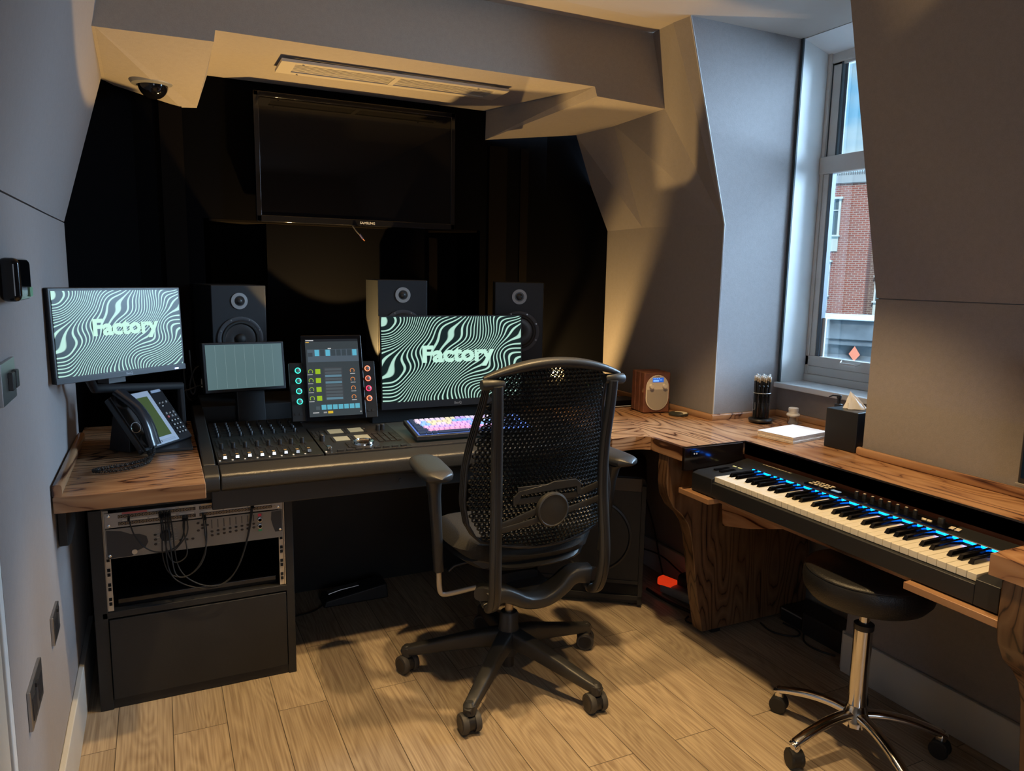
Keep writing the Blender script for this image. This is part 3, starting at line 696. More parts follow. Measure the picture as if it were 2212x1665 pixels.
nm = ['black patch cable from the far left jack curving right', 'black patch cable in the middle of the tangle, shallow loop', 'black patch cable with lowest loop to the right jack pair', 'black patch cable just above the lowest loop to the right', 'thin black patch cable looping back left from centre jacks', 'shortest black patch cable beside the centre jacks', 'black patch cable from right of centre looping back left']
for i, pts in enumerate(PC):
    v = thing('patch_cable', nm[i], 'cable', group='patch cables hanging from the patch bay')
    w3 = [Vector((x, Y0 - .018 - .012 * math.sin(PI * k / (len(pts) - 1)) - .002 * i, z)) for k, (x, z) in enumerate(pts)]
    b = MB(); b.tube(chaikin(w3, 3), .0019, 6); b.build('cord', RUB, v, smooth=True)
    for e in (w3[0], w3[-1]):
        b = MB(); b.tube([(e.x, Y0 - .003, e.z + .001), (e.x, Y0 - .024, e.z), (e.x, Y0 - .028, e.z - .006)], .0034, 8); b.build('plug', BLKP, v, smooth=True)

# ================================================================== CONSOLE DESK
v = thing('console_desk', 'wide dark grey mixing console desk with a padded front rail', 'desk', (.75, 2.2, 0))
CX0, CX1 = .098, 1.40
b = MB()
prof = [(2.245, .660), (2.235, .668), (2.232, .700), (2.236, .710), (2.246, .7155), (2.296, .728), (2.300, .722), (2.30, .66)]
RYZ = Matrix(((0, 0, 1, 0), (1, 0, 0, 0), (0, 1, 0, 0), (0, 0, 0, 1)))
b.prism(prof, CX0 + .045, CX1, RYZ); b.build('padded_armrest', mat('console_armrest_vinyl', (.028, .026, .023), .30, noise_bump=.25, nscale=400), v, bevel=.004, seg=3)
b = MB(); b.prism(prof, CX0, CX0 + .043, RYZ); b.prism([(2.298, .66), (2.298, .730), (2.36, .748), (2.95, .80), (2.95, .66)], CX0, CX0 + .036, RYZ)
b.build('side_rail', CONS, v, bevel=.004, seg=3)
b = MB(); b.bb(CX0 + .02, CX1, 2.262, 2.285, .600, .665); b.bb(CX0 + .02, CX1, 2.285, 3.0, .655, .70); b.bb(CX0 + .036, CX1, 2.30, 2.95, .70, .716)
b.build('bed', CONS, v, bevel=.003)
b = MB(); b.bb(.36, CX1, 2.95, 2.97, 0, .66); b.bb(1.27, 1.30, 2.50, 2.95, 0, .66); b.build('modesty_panel', BLKM, v)
b = MB(); b.bb(.74, CX1, 2.80, 3.0, .70, .775); b.bb(.13, CX1, 2.90, 3.19, .70, .80); b.build('rear_shelf', BLKM, v, bevel=.003)
b = MB(); b.lathe([(.006, 0), (.006, .004)], 12, T((.69, 2.262, .632)) @ RX); b.build('bolt', RUB, v)

def slope_frame(x, y, z, rise, turn=0):
    return T((x, y, z)) @ Matrix.Rotation(turn, 4, 'Z') @ Matrix.Rotation(math.atan(rise), 4, 'X')
# fader bank
FB = slope_frame(.141, 2.300, .732, .05)
v = thing('fader_bank', 'eight channel fader module with silver fader caps on the left of the console', 'mixer', (.28, 2.5, .72))
b = MB(); b.bb(0, .312, 0, .50, -.012, 0, M=FB); b.build('panel', PANELM, v, bevel=.001)
CH = .0357
for k in range(8):
    x = .022 + k * .0357
    b = MB(); b.bb(x - .0012, x + .0012, .015, .125, .0002, .0008, M=FB); b.build('fader_slot', mat('void_black', (.002, .002, .002), .9), v)
    b = MB(); y_ = .034 + .002 * (k % 3)
    b.add([(x - .006, y_ - .012, .003), (x + .006, y_ - .012, .003), (x + .006, y_ + .012, .003), (x - .006, y_ + .012, .003),
           (x - .005, y_ - .010, .013), (x + .005, y_ - .010, .013), (x + .005, y_ - .002, .009), (x - .005, y_ - .002, .009),
           (x - .005, y_ + .002, .009), (x + .005, y_ + .002, .009), (x + .005, y_ + .010, .013), (x - .005, y_ + .010, .013)],
          [(0, 1, 2, 3), (0, 1, 5, 4), (4, 5, 6, 7), (7, 6, 9, 8), (8, 9, 10, 11), (11, 10, 2, 3), (0, 4, 7, 8, 11, 3), (1, 5, 6, 9, 10, 2)], FB)
    b.build('fader_cap', CHROME, v, bevel=.0008)
    b = MB(); b.bb(x - .018, x - .013, .012, .018, 0, .003, M=FB); b.build('select_button', WPLAS, v, bevel=.0006)
    KEYM = mat('grey_black_key', (.022, .02, .018), .4)
    for r in range(8):
        b = MB(); b.bb(x - .016, x - .009, .050 + r * .009, .056 + r * .009, 0, .0025, M=FB); b.build('button', KEYM, v)
    for r in range(4):
        b = MB(); b.bb(x + .004, x + .011, .128 + r * .009, .134 + r * .009, 0, .003, M=FB); b.build('button', KEYM, v)
    for yy, rr, hh in ((.150, .0065, .018), (.30, .005, .013), (.335, .005, .013), (.37, .005, .013), (.405, .005, .013), (.44, .005, .013)):
        b = MB(); b.lathe([(rr, 0), (rr * .88, hh), (rr * .7, hh + .001)], 14, FB @ T((x - .001, yy, 0))); b.build('rotary_knob', BLKP, v, smooth=True)
b = MB()
for k in range(8):
    x = .022 + k * .0357
    for r in range(10):
        for cc in (-.013, -.004): b.bb(x + cc, x + cc + .006, .170 + r * .0085, .175 + r * .0085, 0, .003, M=FB)
    for r in range(14): b.bb(x + .009, x + .0125, .285 + r * .012, .292 + r * .012, 0, .002, M=FB)
tag(b.build('button', KEYM, v), kind='stuff')
# master module
MF = slope_frame(.458, 2.300, .732, .05)
v = thing('master_control_surface', 'central console module with four lit screens, jog wheel and keypad', 'mixer', (.6, 2.4, .72))
b = MB(); b.bb(0, .285, 0, .33, -.012, 0, M=MF); b.build('panel', PANELM, v, bevel=.001)
b = MB()
def mb_(x0, x1, y0, y1, h=.003, col=(.022, .02, .018)): b.bb(x0, x1, y0, y1, 0, h, M=MF)
for r in range(7):
    for c in range(4): mb_(.198 + c * .020, .213 + c * .020, .085 + r * .0165, .097 + r * .0165)
for c in range(8): mb_(.040 + c * .030, .060 + c * .030, .010, .020, .005)
for r in range(5):
    for c in range(3): mb_(.005 + c * .013, .015 + c * .013, .20 + r * .016, .210 + r * .016)
for r in range(6):
    for x in (.052, .112, .122, .183): mb_(x, x + .008, .125 + r * .010, .132 + r * .010); mb_(x, x + .008, .225 + r * .010, .232 + r * .010)
for r in range(5): mb_(.085, .092, .045 + r * .013, .053 + r * .013)
b.build('keypad', mat('grey_black_key', (.022, .02, .018), .4), v)
SCRN = mat('grey_touch_display', (.25, .23, .15), .25, emit=(.22, .20, .13), es=.55)
for x, y in ((.062, .132), (.133, .132), (.062, .232), (.133, .232)):
    b = MB(); b.bb(x, x + .048, y, y + .052, .0005, .002, M=MF); b.build('small_screen', SCRN, v)
b = MB(); b.lathe([(.036, 0), (.036, .006), (.033, .012), (.026, .014), (.024, .0105), (.012, .009)], 40, MF @ T((.140, .075, 0))); b.build('jog_wheel', CHROME, v, smooth=True)
b = MB(); b.lathe([(.052, 0), (.052, .0015), (.037, .003)], 40, MF @ T((.140, .075, 0))); b.build('jog_ring', BLKP, v, smooth=True)
b = MB(); b.bb(.018, .0205, .015, .125, .0002, .0009, M=MF); b.build('fader_slot', mat('void_black', (.002, .002, .002), .9), v)
b = MB(); b.bb(.013, .026, .030, .052, .003, .013, M=MF); b.build('fader_cap', CHROME, v, bevel=.002)
b = MB(); b.bb(.002, .007, .012, .018, 0, .003, M=MF); b.build('select_button', WPLAS, v)
for x, y in ((.020, .165), (.020, .150), (.232, .235), (.250, .240)):
    b = MB(); b.lathe([(.008, 0), (.007, .02), (.005, .022)], 16, MF @ T((x, y, 0))); b.build('rotary_knob', BLKP, v, smooth=True)
b = MB(); b.bb(.285, .99, 0, .33, -.012, 0, M=MF); tag(b.build('console_filler_panel', mat('console_filler_grey', (.045, .042, .040), .3, metal=.3), bevel=.001), 'smooth dark filler panel of the console under the colour keyboard', 'panel')

# touch screen module
def tilt_frame(bl, br, tilt):
    bl, br = Vector(bl), Vector(br); x = (br - bl).normalized()
    z = Matrix.Rotation(-tilt, 3, x) @ Vector((0, 0, 1))      # screen up direction, leaning back
    n = x.cross(z)                                           # towards viewer
    return Matrix.Translation(bl) @ Matrix((x, z, n)).transposed().to_4x4(), (br - bl).length
TS, TW = tilt_frame(PT(667, 903, 'y', 2.64), PT(786, 896, 'y', 2.64), math.radians(14))
v = thing('touch_screen', 'portrait touch screen showing green and blue controls, flanked by lit knobs', 'touch screen', PT(725, 905, 'y', 2.66))
th_ = TW * 1.44
b = MB(); b.bb(-.010, TW + .010, -.012, th_ + .012, -.022, 0, M=TS); b.build('housing', BLKG, v, bevel=.003)
b = MB(); sw = TW; e = .0004
def dr(x0, x1, y0, y1, c, lv=1):
    x0, x1 = x0 * sw, x1 * sw; y0, y1 = (1 - y1) * th_, (1 - y0) * th_
    b.quad((x0, y0, e * lv), (x1, y0, e * lv), (x1, y1, e * lv), (x0, y1, e * lv), c, M=TS)
dr(0.02, .98, 0.01, .99, (.035, .045, .050), 1); dr(.02, .98, .01, .04, (.01, .012, .015), 2)
dr(.05, .98, .14, .30, (.07, .095, .12), 2)
for i in range(8): dr(.18 + i * .098, .26 + i * .098, .145, .225, ((.10, .42, .58) if i in (0, 2, 7) else (.035, .05, .06)), 3)
dr(.06, .14, .18, .23, (.04, .05, .06), 3); dr(.42, .48, .125, .135, (.6, .6, .6), 3)
dr(.03, .17, .02, .032, (.6, .6, .6), 3); dr(.03, .09, .045, .055, (.7, .4, .05), 3)
dr(.32, .66, .37, .80, (.045, .05, .055), 2)
for i in range(10): dr(.34, .64, .385 + i * .041, .413 + i * .041, ((.10, .20, .26) if i in (2, 4, 9) else (.07, .085, .095)), 3)
for i in range(4):
    yy = .39 + i * .113; dr(.17, .26, yy, yy + .062, (.30, .48, .01), 3)
for i in range(7): dr(.24 + i * .102, .325 + i * .102, .845, .905, (.10, .40, .52), 3)
dr(.14, .21, .86, .905, (.06, .08, .09), 3); dr(.08, .19, .935, .945, (.5, .5, .5), 3); dr(.27, .33, .93, .95, (.3, .3, .3), 3); dr(.35, .44, .925, .955, (.65, .42, .02), 3); dr(.94, .96, .945, .955, (.6, .6, .6), 3)
def ring(xc, yc, r, c, w=.25, a0=-.7, a1=3.9, lv=4):
    n = 12; xc *= sw; yc = (1 - yc) * th_; vs = []; fs = []
    for i in range(n + 1):
        a = a0 + (a1 - a0) * i / n
        for rr in (r, r * (1 - w)): vs.append((xc + rr * math.cos(a), yc + rr * math.sin(a), e * lv))
    for i in range(n): fs.append((2 * i, 2 * i + 1, 2 * i + 3, 2 * i + 2))
    b.add(vs, fs, TS, c)
for i in range(4): ring(.085, .42 + i * .113, .0085, (.30, .50, .02)); ring(.84, .42 + i * .113, .0085, (.75, .25, .06)); dr(.03, .12, .455 + i * .113, .462 + i * .113, (.5, .5, .5), 3); dr(.80, .89, .455 + i * .113, .462 + i * .113, (.5, .5, .5), 3)
b.build('display', ATTE, v)
for sgn, cols in ((-1, [(.05, .75, .55)] * 4), (1, [(1, .25, .12), (1, .18, .10), (1, .05, .12), (1, .22, .10)])):
    xa, xb = ((-.055, -.008) if sgn < 0 else (TW + .008, TW + .055))
    b = MB(); b.add([(xa, -.01, -.03), (xb, -.01, -.03), (xb, .20, -.03), (xa, .20, -.03), (xa, -.01, -.006), (xb, -.01, -.006), (xb, .20, -.006), (xa, .20, -.006)], [(0, 1, 2, 3), (4, 5, 6, 7), (0, 1, 5, 4), (1, 2, 6, 5), (2, 3, 7, 6), (3, 0, 4, 7)], TS)
    sp_ = b.build('knob_strip', mat('dark_strip', (.02, .018, .016), .35), v, bevel=.002)
    for i in range(4):
        kc = TS @ Vector(((xa + xb) / 2 + .005 * -sgn, .172 - i * .037, -.004)); KF = T(kc) @ TS.to_3x3().to_4x4()
        b = MB(); b.lathe([(.0062, 0), (.0055, .012), (.004, .013)], 16, KF); b.build('lit_knob', SILVER, sp_, smooth=True)
        b = MB(); b.lathe([(.0105, 0), (.0105, .0015), (.0080, .0018), (.0080, 0)], 20, KF, cap=False)
        b.build('light_ring', mat('ring_glow_%d%d' % (sgn + 1, i), (0, 0, 0), .5, emit=cols[i], es=2.2), sp_)
    b = MB()
    for i in range(2): b.bb((xa + xb) / 2 - .014 + i * .016, (xa + xb) / 2 - .004 + i * .016, .012, .020, -.006, -.004, M=TS)
    b.build('button', mat('grey_black_key', (.022, .02, .018), .4), sp_)

# meter display
LD, LW = tilt_frame(PT(444, 851, 'y', 2.80), PT(619, 839, 'y', 2.88), math.radians(6))
v = thing('meter_display', 'small landscape display with a plain grey-blue striped picture above the faders', 'display', PT(530, 880, 'y', 2.86))
lh = LW * .60
b = MB(); b.bb(0, LW, 0, lh, -.028, 0, M=LD); b.build('housing', BLKP, v, bevel=.003)
b = MB(); b.bb(.010, LW - .010, .012, lh - .008, 0, .001, M=LD); b.build('screen', METER, v)
b = MB()
for i in range(7): x = .010 + (LW - .02) * (i + .95) / 8; b.bb(x, x + .0008, .016, lh - .012, .001, .0013, M=LD)
b.build('divider_lines', mat('pale_line', (.05, .06, .06), .4, emit=(.17, .25, .26), es=1), v)
b = MB(); b.bb(LW * .40, LW * .75, -.128, .05, -.05, -.028, M=LD); b.build('stand', BLKP, v, bevel=.003)

# computer monitors
def monitor(label, bl, br, tilt, ratio, bez, chin, txt=True, logo=True, name='computer_monitor', standz=None):
    Fm, w_ = tilt_frame(bl, br, tilt); h = w_ * ratio
    v = thing(name, label, 'monitor', Fm @ Vector((w_ / 2, -.05, -.02)), 0, 'wave pattern monitors')
    b = MB(); b.bb(0, w_, 0, h, -.018, 0, M=Fm); b.build('housing', BLKP, v, bevel=.003)
    b = MB(); b.bb(w_ * .2, w_ * .8, h * .2, h * .75, -.045, -.018, M=Fm); b.build('rear_cover', BLKP, v, bevel=.008)
    b = MB(); b.bb(0, w_, 0, chin - .001, 0, .003, M=Fm); b.build('chin', mat('bluish_black_chin', (.02, .022, .027), .3), v, bevel=.001)
    # screen as own object with its own local axes so that the pattern lies in the screen plane
    sw_, sh_ = w_ - 2 * bez, h - chin - bez
    b = MB(); b.bb(-sw_ / 2, sw_ / 2, -.0005, .0005, -sh_ / 2, sh_ / 2)
    s = b.build('screen', WAVE, None); s.parent = v
    s.matrix_parent_inverse = wm(v).inverted()
    C3 = Fm @ Matrix.Translation((w_ / 2, chin + sh_ / 2, .001)) @ Matrix.Rotation(-PI / 2, 4, 'X')
    sc = .596 / w_
    s.matrix_basis = C3 @ Matrix.Diagonal((1 / sc, 1, 1 / sc, 1)); 
    for vv in s.data.vertices: vv.co.x *= sc; vv.co.z *= sc
    b = MB(); TFm = Fm @ T((w_ * .525, chin + sh_ * .545, .003))
    b.text('Factory', w_ * .145, TFm, w_ * .0062, sx=1.14)
    b.build('screen_logo', LOGO, v)
    b = MB(); b.text('BenQ', w_ * .022, Fm @ T((w_ * .52, chin * .45, .0035)), .0003); b.build('badge', mat('grey_badge', (.25, .26, .28), .4), v)
    return v, Fm, w_, h
v, Fm, w_, h = monitor('monitor with green wave pattern in the middle of the console', PT(824, 886, 'y', 2.74), PT(824, 886, 'y', 2.74) + Vector((.605, .0, 0)), math.radians(3), .60, .006, .028)
b = MB(); b.bb(w_ * .38, w_ * .62, -.006, h * .4, -.08, -.045, M=Fm); b.bb(w_ * .2, w_ * .8, -.008, -.001, -.16, -.02, M=Fm); b.build('stand', BLKP, v, bevel=.004)
k_ = .80
def Dp(px, py, d): return Vector((0, 0, 1.3)) + ray(px, py) * d
v, Fm, w_, h = monitor('monitor with green wave pattern above the desk phone, against left wall', Dp(121, 832, 2.336 * k_), Dp(400, 796, 2.80 * k_), math.radians(2), .60, .008, .017)
b = MB(); b.bb(w_ * .45, w_ * .58, -.02, h * .4, -.09, -.045, M=Fm); b.tube([Fm @ Vector((w_ * .5, h * .25, -.09)), Fm @ Vector((w_ * .5, .0, -.16)), Fm @ Vector((w_ * .62, -.05, -.20)), Vector((.06, 2.78, .90)), Vector((.06, 2.78, .744))], .014, 10); b.build('monitor_arm', BLKP, v, smooth=True)
b = MB(); b.bb(w_ * .90, w_ * .93, .003, .007, .003, .005, M=Fm); b.build('power_light', LEDW, v)

# loudspeakers
def speaker(label, fc, yaw, hgt=.33, wid=.205, dark=False):
    """fc = tweeter centre"""
    v = thing('loudspeaker', label, 'speaker', (fc[0], fc[1], fc[2] - .27), yaw, 'nearfield loudspeakers behind the console')
    LZ = .27; b = MB(); b.bb(-wid / 2, wid / 2, 0, .25, 0, hgt); b.build('cabinet', mat('speaker_cabinet_dark', (.009, .011, .015), .5), v, bevel=.004, world=False)
    TW_ = T((0, -.001, LZ)) @ RX; WO = T((0, -.001, .125)) @ RX
    b = MB(); b.lathe([(.031, 0), (.031, .003), (.020, .0035), (.018, .001)], 36, TW_, cap=False); b.build('tweeter_ring', mat('tweeter_silver', (.36, .37, .38), .45, metal=.3), v, world=False, smooth=True)
    b = MB(); b.lathe([(.020, .0012), (.015, .0005), (.013, .003), (.010, .007), (.005, .0095), (.0005, .010)], 28, TW_); b.build('tweeter_dome', mat('tweeter_dark', (.03, .032, .035), .3), v, world=False, smooth=True)
    b = MB(); pr_ = [(.086, 0), (.086, .004), (.078, .006), (.072, .004)]; b.lathe(pr_, 48, WO, cap=False); b.build('woofer_frame', mat('woofer_frame_grey', (.05, .052, .06), .45), v, world=False, smooth=True)
    b = MB(); b.lathe([(.072, .004), (.068, .008), (.062, .008), (.057, .003)], 48, WO, cap=False); b.build('surround', RUB, v, world=False, smooth=True)
    b = MB(); b.lathe([(.057, .003), (.040, -.006 + .012), (.020, .002)], 48, WO, cap=False); b.build('cone', mat('woofer_cone', (.045, .042, .042), .3), v, world=False, smooth=True)
    b = MB(); b.lathe([(.022, .002), (.020, .008), (.012, .013), (.0005, .015)], 32, WO); b.build('dust_cap', RUB, v, world=False, smooth=True)
    for a in (25, 65, 115, 155, 205, 335):
        b = MB(); b.lathe([(.003, 0), (.003, .002)], 8, WO @ T((.080 * math.cos(math.radians(a)), .080 * math.sin(math.radians(a)), .004))); b.build('screw', STEEL, v, world=False)
    return v
speaker('loudspeaker left of the console behind the grey-blue display', Dp(516.5, 650, 2.80), math.radians(12))
speaker('loudspeaker in the middle, half hidden behind the central wave monitor', Dp(870, 637, 2.98), math.radians(-4))
speaker('loudspeaker furthest right behind the central wave monitor', Dp(1122, 641, 3.08), math.radians(-22))

# ================================================================== RIGHT DESK
v = thing('corner_desk', 'figured rosewood desk along the right wall with keyboard bay and curved end panels', 'desk', (1.9, 1.5, 0))
TZ, TH = .745, .046
poly = [(1.402, 2.105), (1.50, 2.105), (1.525, 2.098), (1.546, 2.078), (1.548, 1.908), (1.822, 1.911), (1.822, .892), (1.542, .892), (1.542, .10), (2.034, .10), (2.034, 1.611), (2.309, 1.611), (2.309, 2.255), (1.971, 2.255), (1.975, 3.05), (1.402, 3.05)]
# mitred in two veneers
pA = [(1.402, 2.105), (1.50, 2.105), (1.525, 2.098), (1.546, 2.078), (1.66, 2.40), (1.80, 3.05), (1.402, 3.05)]
pB = [(1.5465, 2.0765), (1.548, 1.908), (1.822, 1.911), (1.822, .892), (1.542, .892), (1.542, .10), (2.034, .10), (2.034, 1.611), (2.309, 1.611), (2.309, 2.255), (1.971, 2.255), (1.975, 3.05), (1.8005, 3.05), (1.6605, 2.399)]
b = MB(); b.prism(pA, TZ - TH, TZ); b.build('worktop', ROSE_X, v)
b = MB(); b.prism(pB, TZ - TH, TZ); b.build('worktop', ROSE_Y, v)
b = MB(); b.bb(1.548, 1.8, 1.895, 1.907, .668, TZ - .001); b.bb(1.548, 1.822, 1.907, 1.912, TZ - .004, TZ + .001); b.bb(1.8195, 1.824, .892, 1.911, TZ - .004, TZ + .001); b.build('bay_edge_lip', mat('dark_brown_lacquer', (.012, .007, .005), .12), v, bevel=.001)
b = MB(); b.bb(1.822, 1.834, .892, 1.911, .60, TZ - .004); b.bb(1.60, 1.822, 1.900, 1.911, .60, .67); b.build('bay_back_panel', mat('dark_rosewood_panel', (.035, .012, .008), .3, var=.3), v)
b = MB(); b.bb(1.60, 1.83, .86, 1.905, .588, .602); b.bb(1.558, 1.63, 1.78, 1.93, .584, .602); b.bb(1.558, 1.63, .87, 1.09, .584, .602)
b.build('keyboard_shelf', ROSE_E, v, bevel=.002)
Pz = [(.905, .588), (1.90, .588), (1.94, .52), (1.93, .44), (1.80, .47), (1.6, .535), (1.4, .55), (1.1, .55), (.905, .55)]
b = MB(); b.prism(Pz, 1.76, 1.785, RYZ); b.build('apron', ROSE_Y, v, bevel=.002)
prof = [(1.552, .699), (1.552, .60), (1.558, .55), (1.578, .50), (1.612, .455), (1.640, .41), (1.655, .36), (1.664, .30), (1.690, .15), (1.748, .0 + .018), (2.262, .018), (2.262, .699)]
prof = [(1.552, .699), (1.552, .60), (1.560, .555), (1.585, .512), (1.625, .478), (1.655, .44), (1.672, .39), (1.685, .32), (1.712, .16), (1.745, .018), (2.262, .018), (2.262, .699)]
XZ = Matrix(((1, 0, 0, 0), (0, 0, 1, 0), (0, 1, 0, 0), (0, 0, 0, 1)))
for y0, y1 in ((1.985, 2.04), (.815, .87)):
    b = MB(); b.prism([(x, z) for x, z in prof if x < 2.1 or y0 > 1.5] if y0 > 1.5 else [(x if x < 2.2 else 2.018, z) for x, z in prof], y0, y1, XZ)
    ep = b.build('end_panel', ROSE_Z, v, bevel=.004)
    b = MB(); b.bb(1.80, 1.84, y0 + .01, y0 + .04, 0, .018); b.build('foot', RUB, ep)
def upstand(pts, name, w_=.020, h_=.026):
    b = MB(); b.bar(pts, w_, h_, e=4); b.build(name, ROSE_E, v, smooth=True)
upstand([(2.022, .15, .758), (2.022, 1.60, .758), (2.030, 1.618, .758)], 'upstand'); upstand([(2.06, 1.622, .757), (2.298, 1.622, .757)], 'upstand')
upstand([(2.298, 1.63, .757), (2.298, 2.24, .757)], 'upstand'); upstand([(1.962, 3.0, .756), (1.962, 2.244, .756)], 'upstand'); upstand([(1.955, 2.246, .756), (2.29, 2.246, .756)], 'upstand')
b = MB(); b.bb(1.572, 1.606, 1.890, 1.895, .715, .735); sw = b.build('usb_plate', BLKG, v, bevel=.001)
b = MB()
for x in (1.584, 1.594): b.lathe([(.0028, 0), (.0028, .001)], 10, T((x, 1.890, .725)) @ RX)
b.build('port', WPLAS, sw)

# ------------------------------------------------------------------ piano keyboard
v = thing('piano_keyboard', 'black 61-key music keyboard with blue lit guide strip on the bay shelf', 'keyboard', (1.68, 1.40, .60))
Y0K, Y1K = .884, 1.888
prof = [(1.578, .606), (1.578, .652), (1.596, .655), (1.596, .640), (1.745, .640), (1.745, .676), (1.752, .684), (1.815, .690), (1.815, .606)]
b = MB(); b.prism(prof, .938, 1.792, Matrix(((1, 0, 0, 0), (0, 0, 1, 0), (0, 1, 0, 0), (0, 0, 0, 1))))
prof2 = [(1.578, .606), (1.578, .664), (1.60, .671), (1.745, .678), (1.815, .690), (1.815, .606)]
b.prism(prof2, 1.792, Y1K, XZ); b.prism(prof2, Y0K, .938, XZ)
b.build('body', mat('keyboard_black_body', (.016, .017, .019), .38, noise_bump=.1, nscale=800), v, bevel=.002)
KW = (1.790 - .9405) / 36
wx = 0; yk = 1.790
for i in range(36):
    b = MB(); y1 = 1.790 - i * KW; y0_ = y1 - KW + .0010
    b.bb(1.588, 1.740, y0_, y1, .655, .672); b.build('white_key', IVORY, v, bevel=.0012, seg=1)
for i in range(35):
    if i % 7 in (2, 6): continue
    y_ = 1.790 - (i + 1) * KW + {0: .0015, 1: -.0015, 3: .002, 4: 0, 5: -.002}[i % 7]
    b = MB(); b.add([(1.632, y_ - .0065, .672), (1.744, y_ - .0065, .672), (1.744, y_ + .0065, .672), (1.632, y_ + .0065, .672), (1.640, y_ - .0045, .684), (1.744, y_ - .0045, .6845), (1.744, y_ + .0045, .6845), (1.640, y_ + .0045, .684)],
                    [(0, 1, 2, 3), (4, 5, 6, 7), (0, 1, 5, 4), (1, 2, 6, 5), (2, 3, 7, 6), (3, 0, 4, 7)])
    b.build('black_key', BLKG, v, bevel=.0012)
b = MB()
for i in range(61): y_ = 1.783 - i * .01395; b.bb(1.7452, 1.7500, y_ - .0062, y_ + .0062, .6772, .6812)
b.build('light_guide', BLUEG, v)
b = MB(); b.bb(1.7455, 1.7490, 1.783 - 37 * .01395 - .005, 1.783 - 37 * .01395 + .005, .6795, .6808); b.build('green_guide_light', LEDGN, v)
kt = FR((1.79, 0, .6885), (0, -1, 0), (-.1, 0, 1))
def kz(x): return .6842 + (x - 1.752) * (.006 / .063)
b = MB(); b.text('KOMPLETE KONTROL S61', .0105, FR((1.803, 1.74, kz(1.803) + .0004), (0, -1, 0), (0, 0, 1)), .0002); b.build('lettering', CREAM, v)
b = MB(); b.bb(1.758, 1.812, 1.13, 1.585, .6845, .6905); b.build('control_panel', BLKG, v)
b = MB(); b.bb(1.764, 1.776, 1.462, 1.490, .6905, .6915); b.build('display', mat('keyboard_display', (.1, .12, .14), .3, emit=(.25, .36, .45), es=1), v)
for r in range(3):
    for c in range(4):
        b = MB(); b.bb(1.766 + r * .015, 1.773 + r * .015, 1.505 + c * .019, 1.518 + c * .019, .6905, .6920); b.build('round_button', CREAM if r < 3 else BLKP, v, bevel=.001)
for i in range(8):
    yk = 1.42 - i * .0262
    b = MB(); b.lathe([(.0062, 0), (.0058, .012), (.004, .013)], 16, T((1.788, yk, .6905))); kn = b.build('rotary_knob', BLKP, v, smooth=True)
    b = MB(); b.lathe([(.0035, 0), (.0035, .0006)], 12, T((1.788, yk, .7035))); b.build('knob_cap', CREAM, kn)
b = MB(); b.lathe([(.009, 0), (.0085, .012), (.007, .014)], 20, T((1.79, 1.165, .69))); b.build('rotary_knob', BLKP, v, smooth=True)
for (xc, yc) in ((1.772, 1.20), (1.780, 1.205), (1.772, 1.185), (1.780, 1.19), (1.770, 1.125), (1.778, 1.128), (1.786, 1.13), (1.770, 1.11), (1.778, 1.112), (1.786, 1.115)):
    b = MB(); b.bb(xc - .003, xc + .003, yc - .006, yc + .006, .6905, .692); b.build('round_button', CREAM, v, bevel=.001)
b = MB(); b.bb(1.64, 1.70, 1.842, 1.856, .673, .6775); b.build('pitch_strip', BLKG, v)
b = MB(); b.bb(1.64, 1.70, 1.815, 1.830, .673, .6775); b.build('touch_strip', BLKG, v)
for yc in (1.85, 1.825):
    b = MB(); b.bb(1.722, 1.729, yc - .008, yc + .008, .6765, .679); b.build('octave_button', mat('lit_cream', (.6, .6, .3), .4, emit=(.5, .5, .2), es=.4), v, bevel=.001)

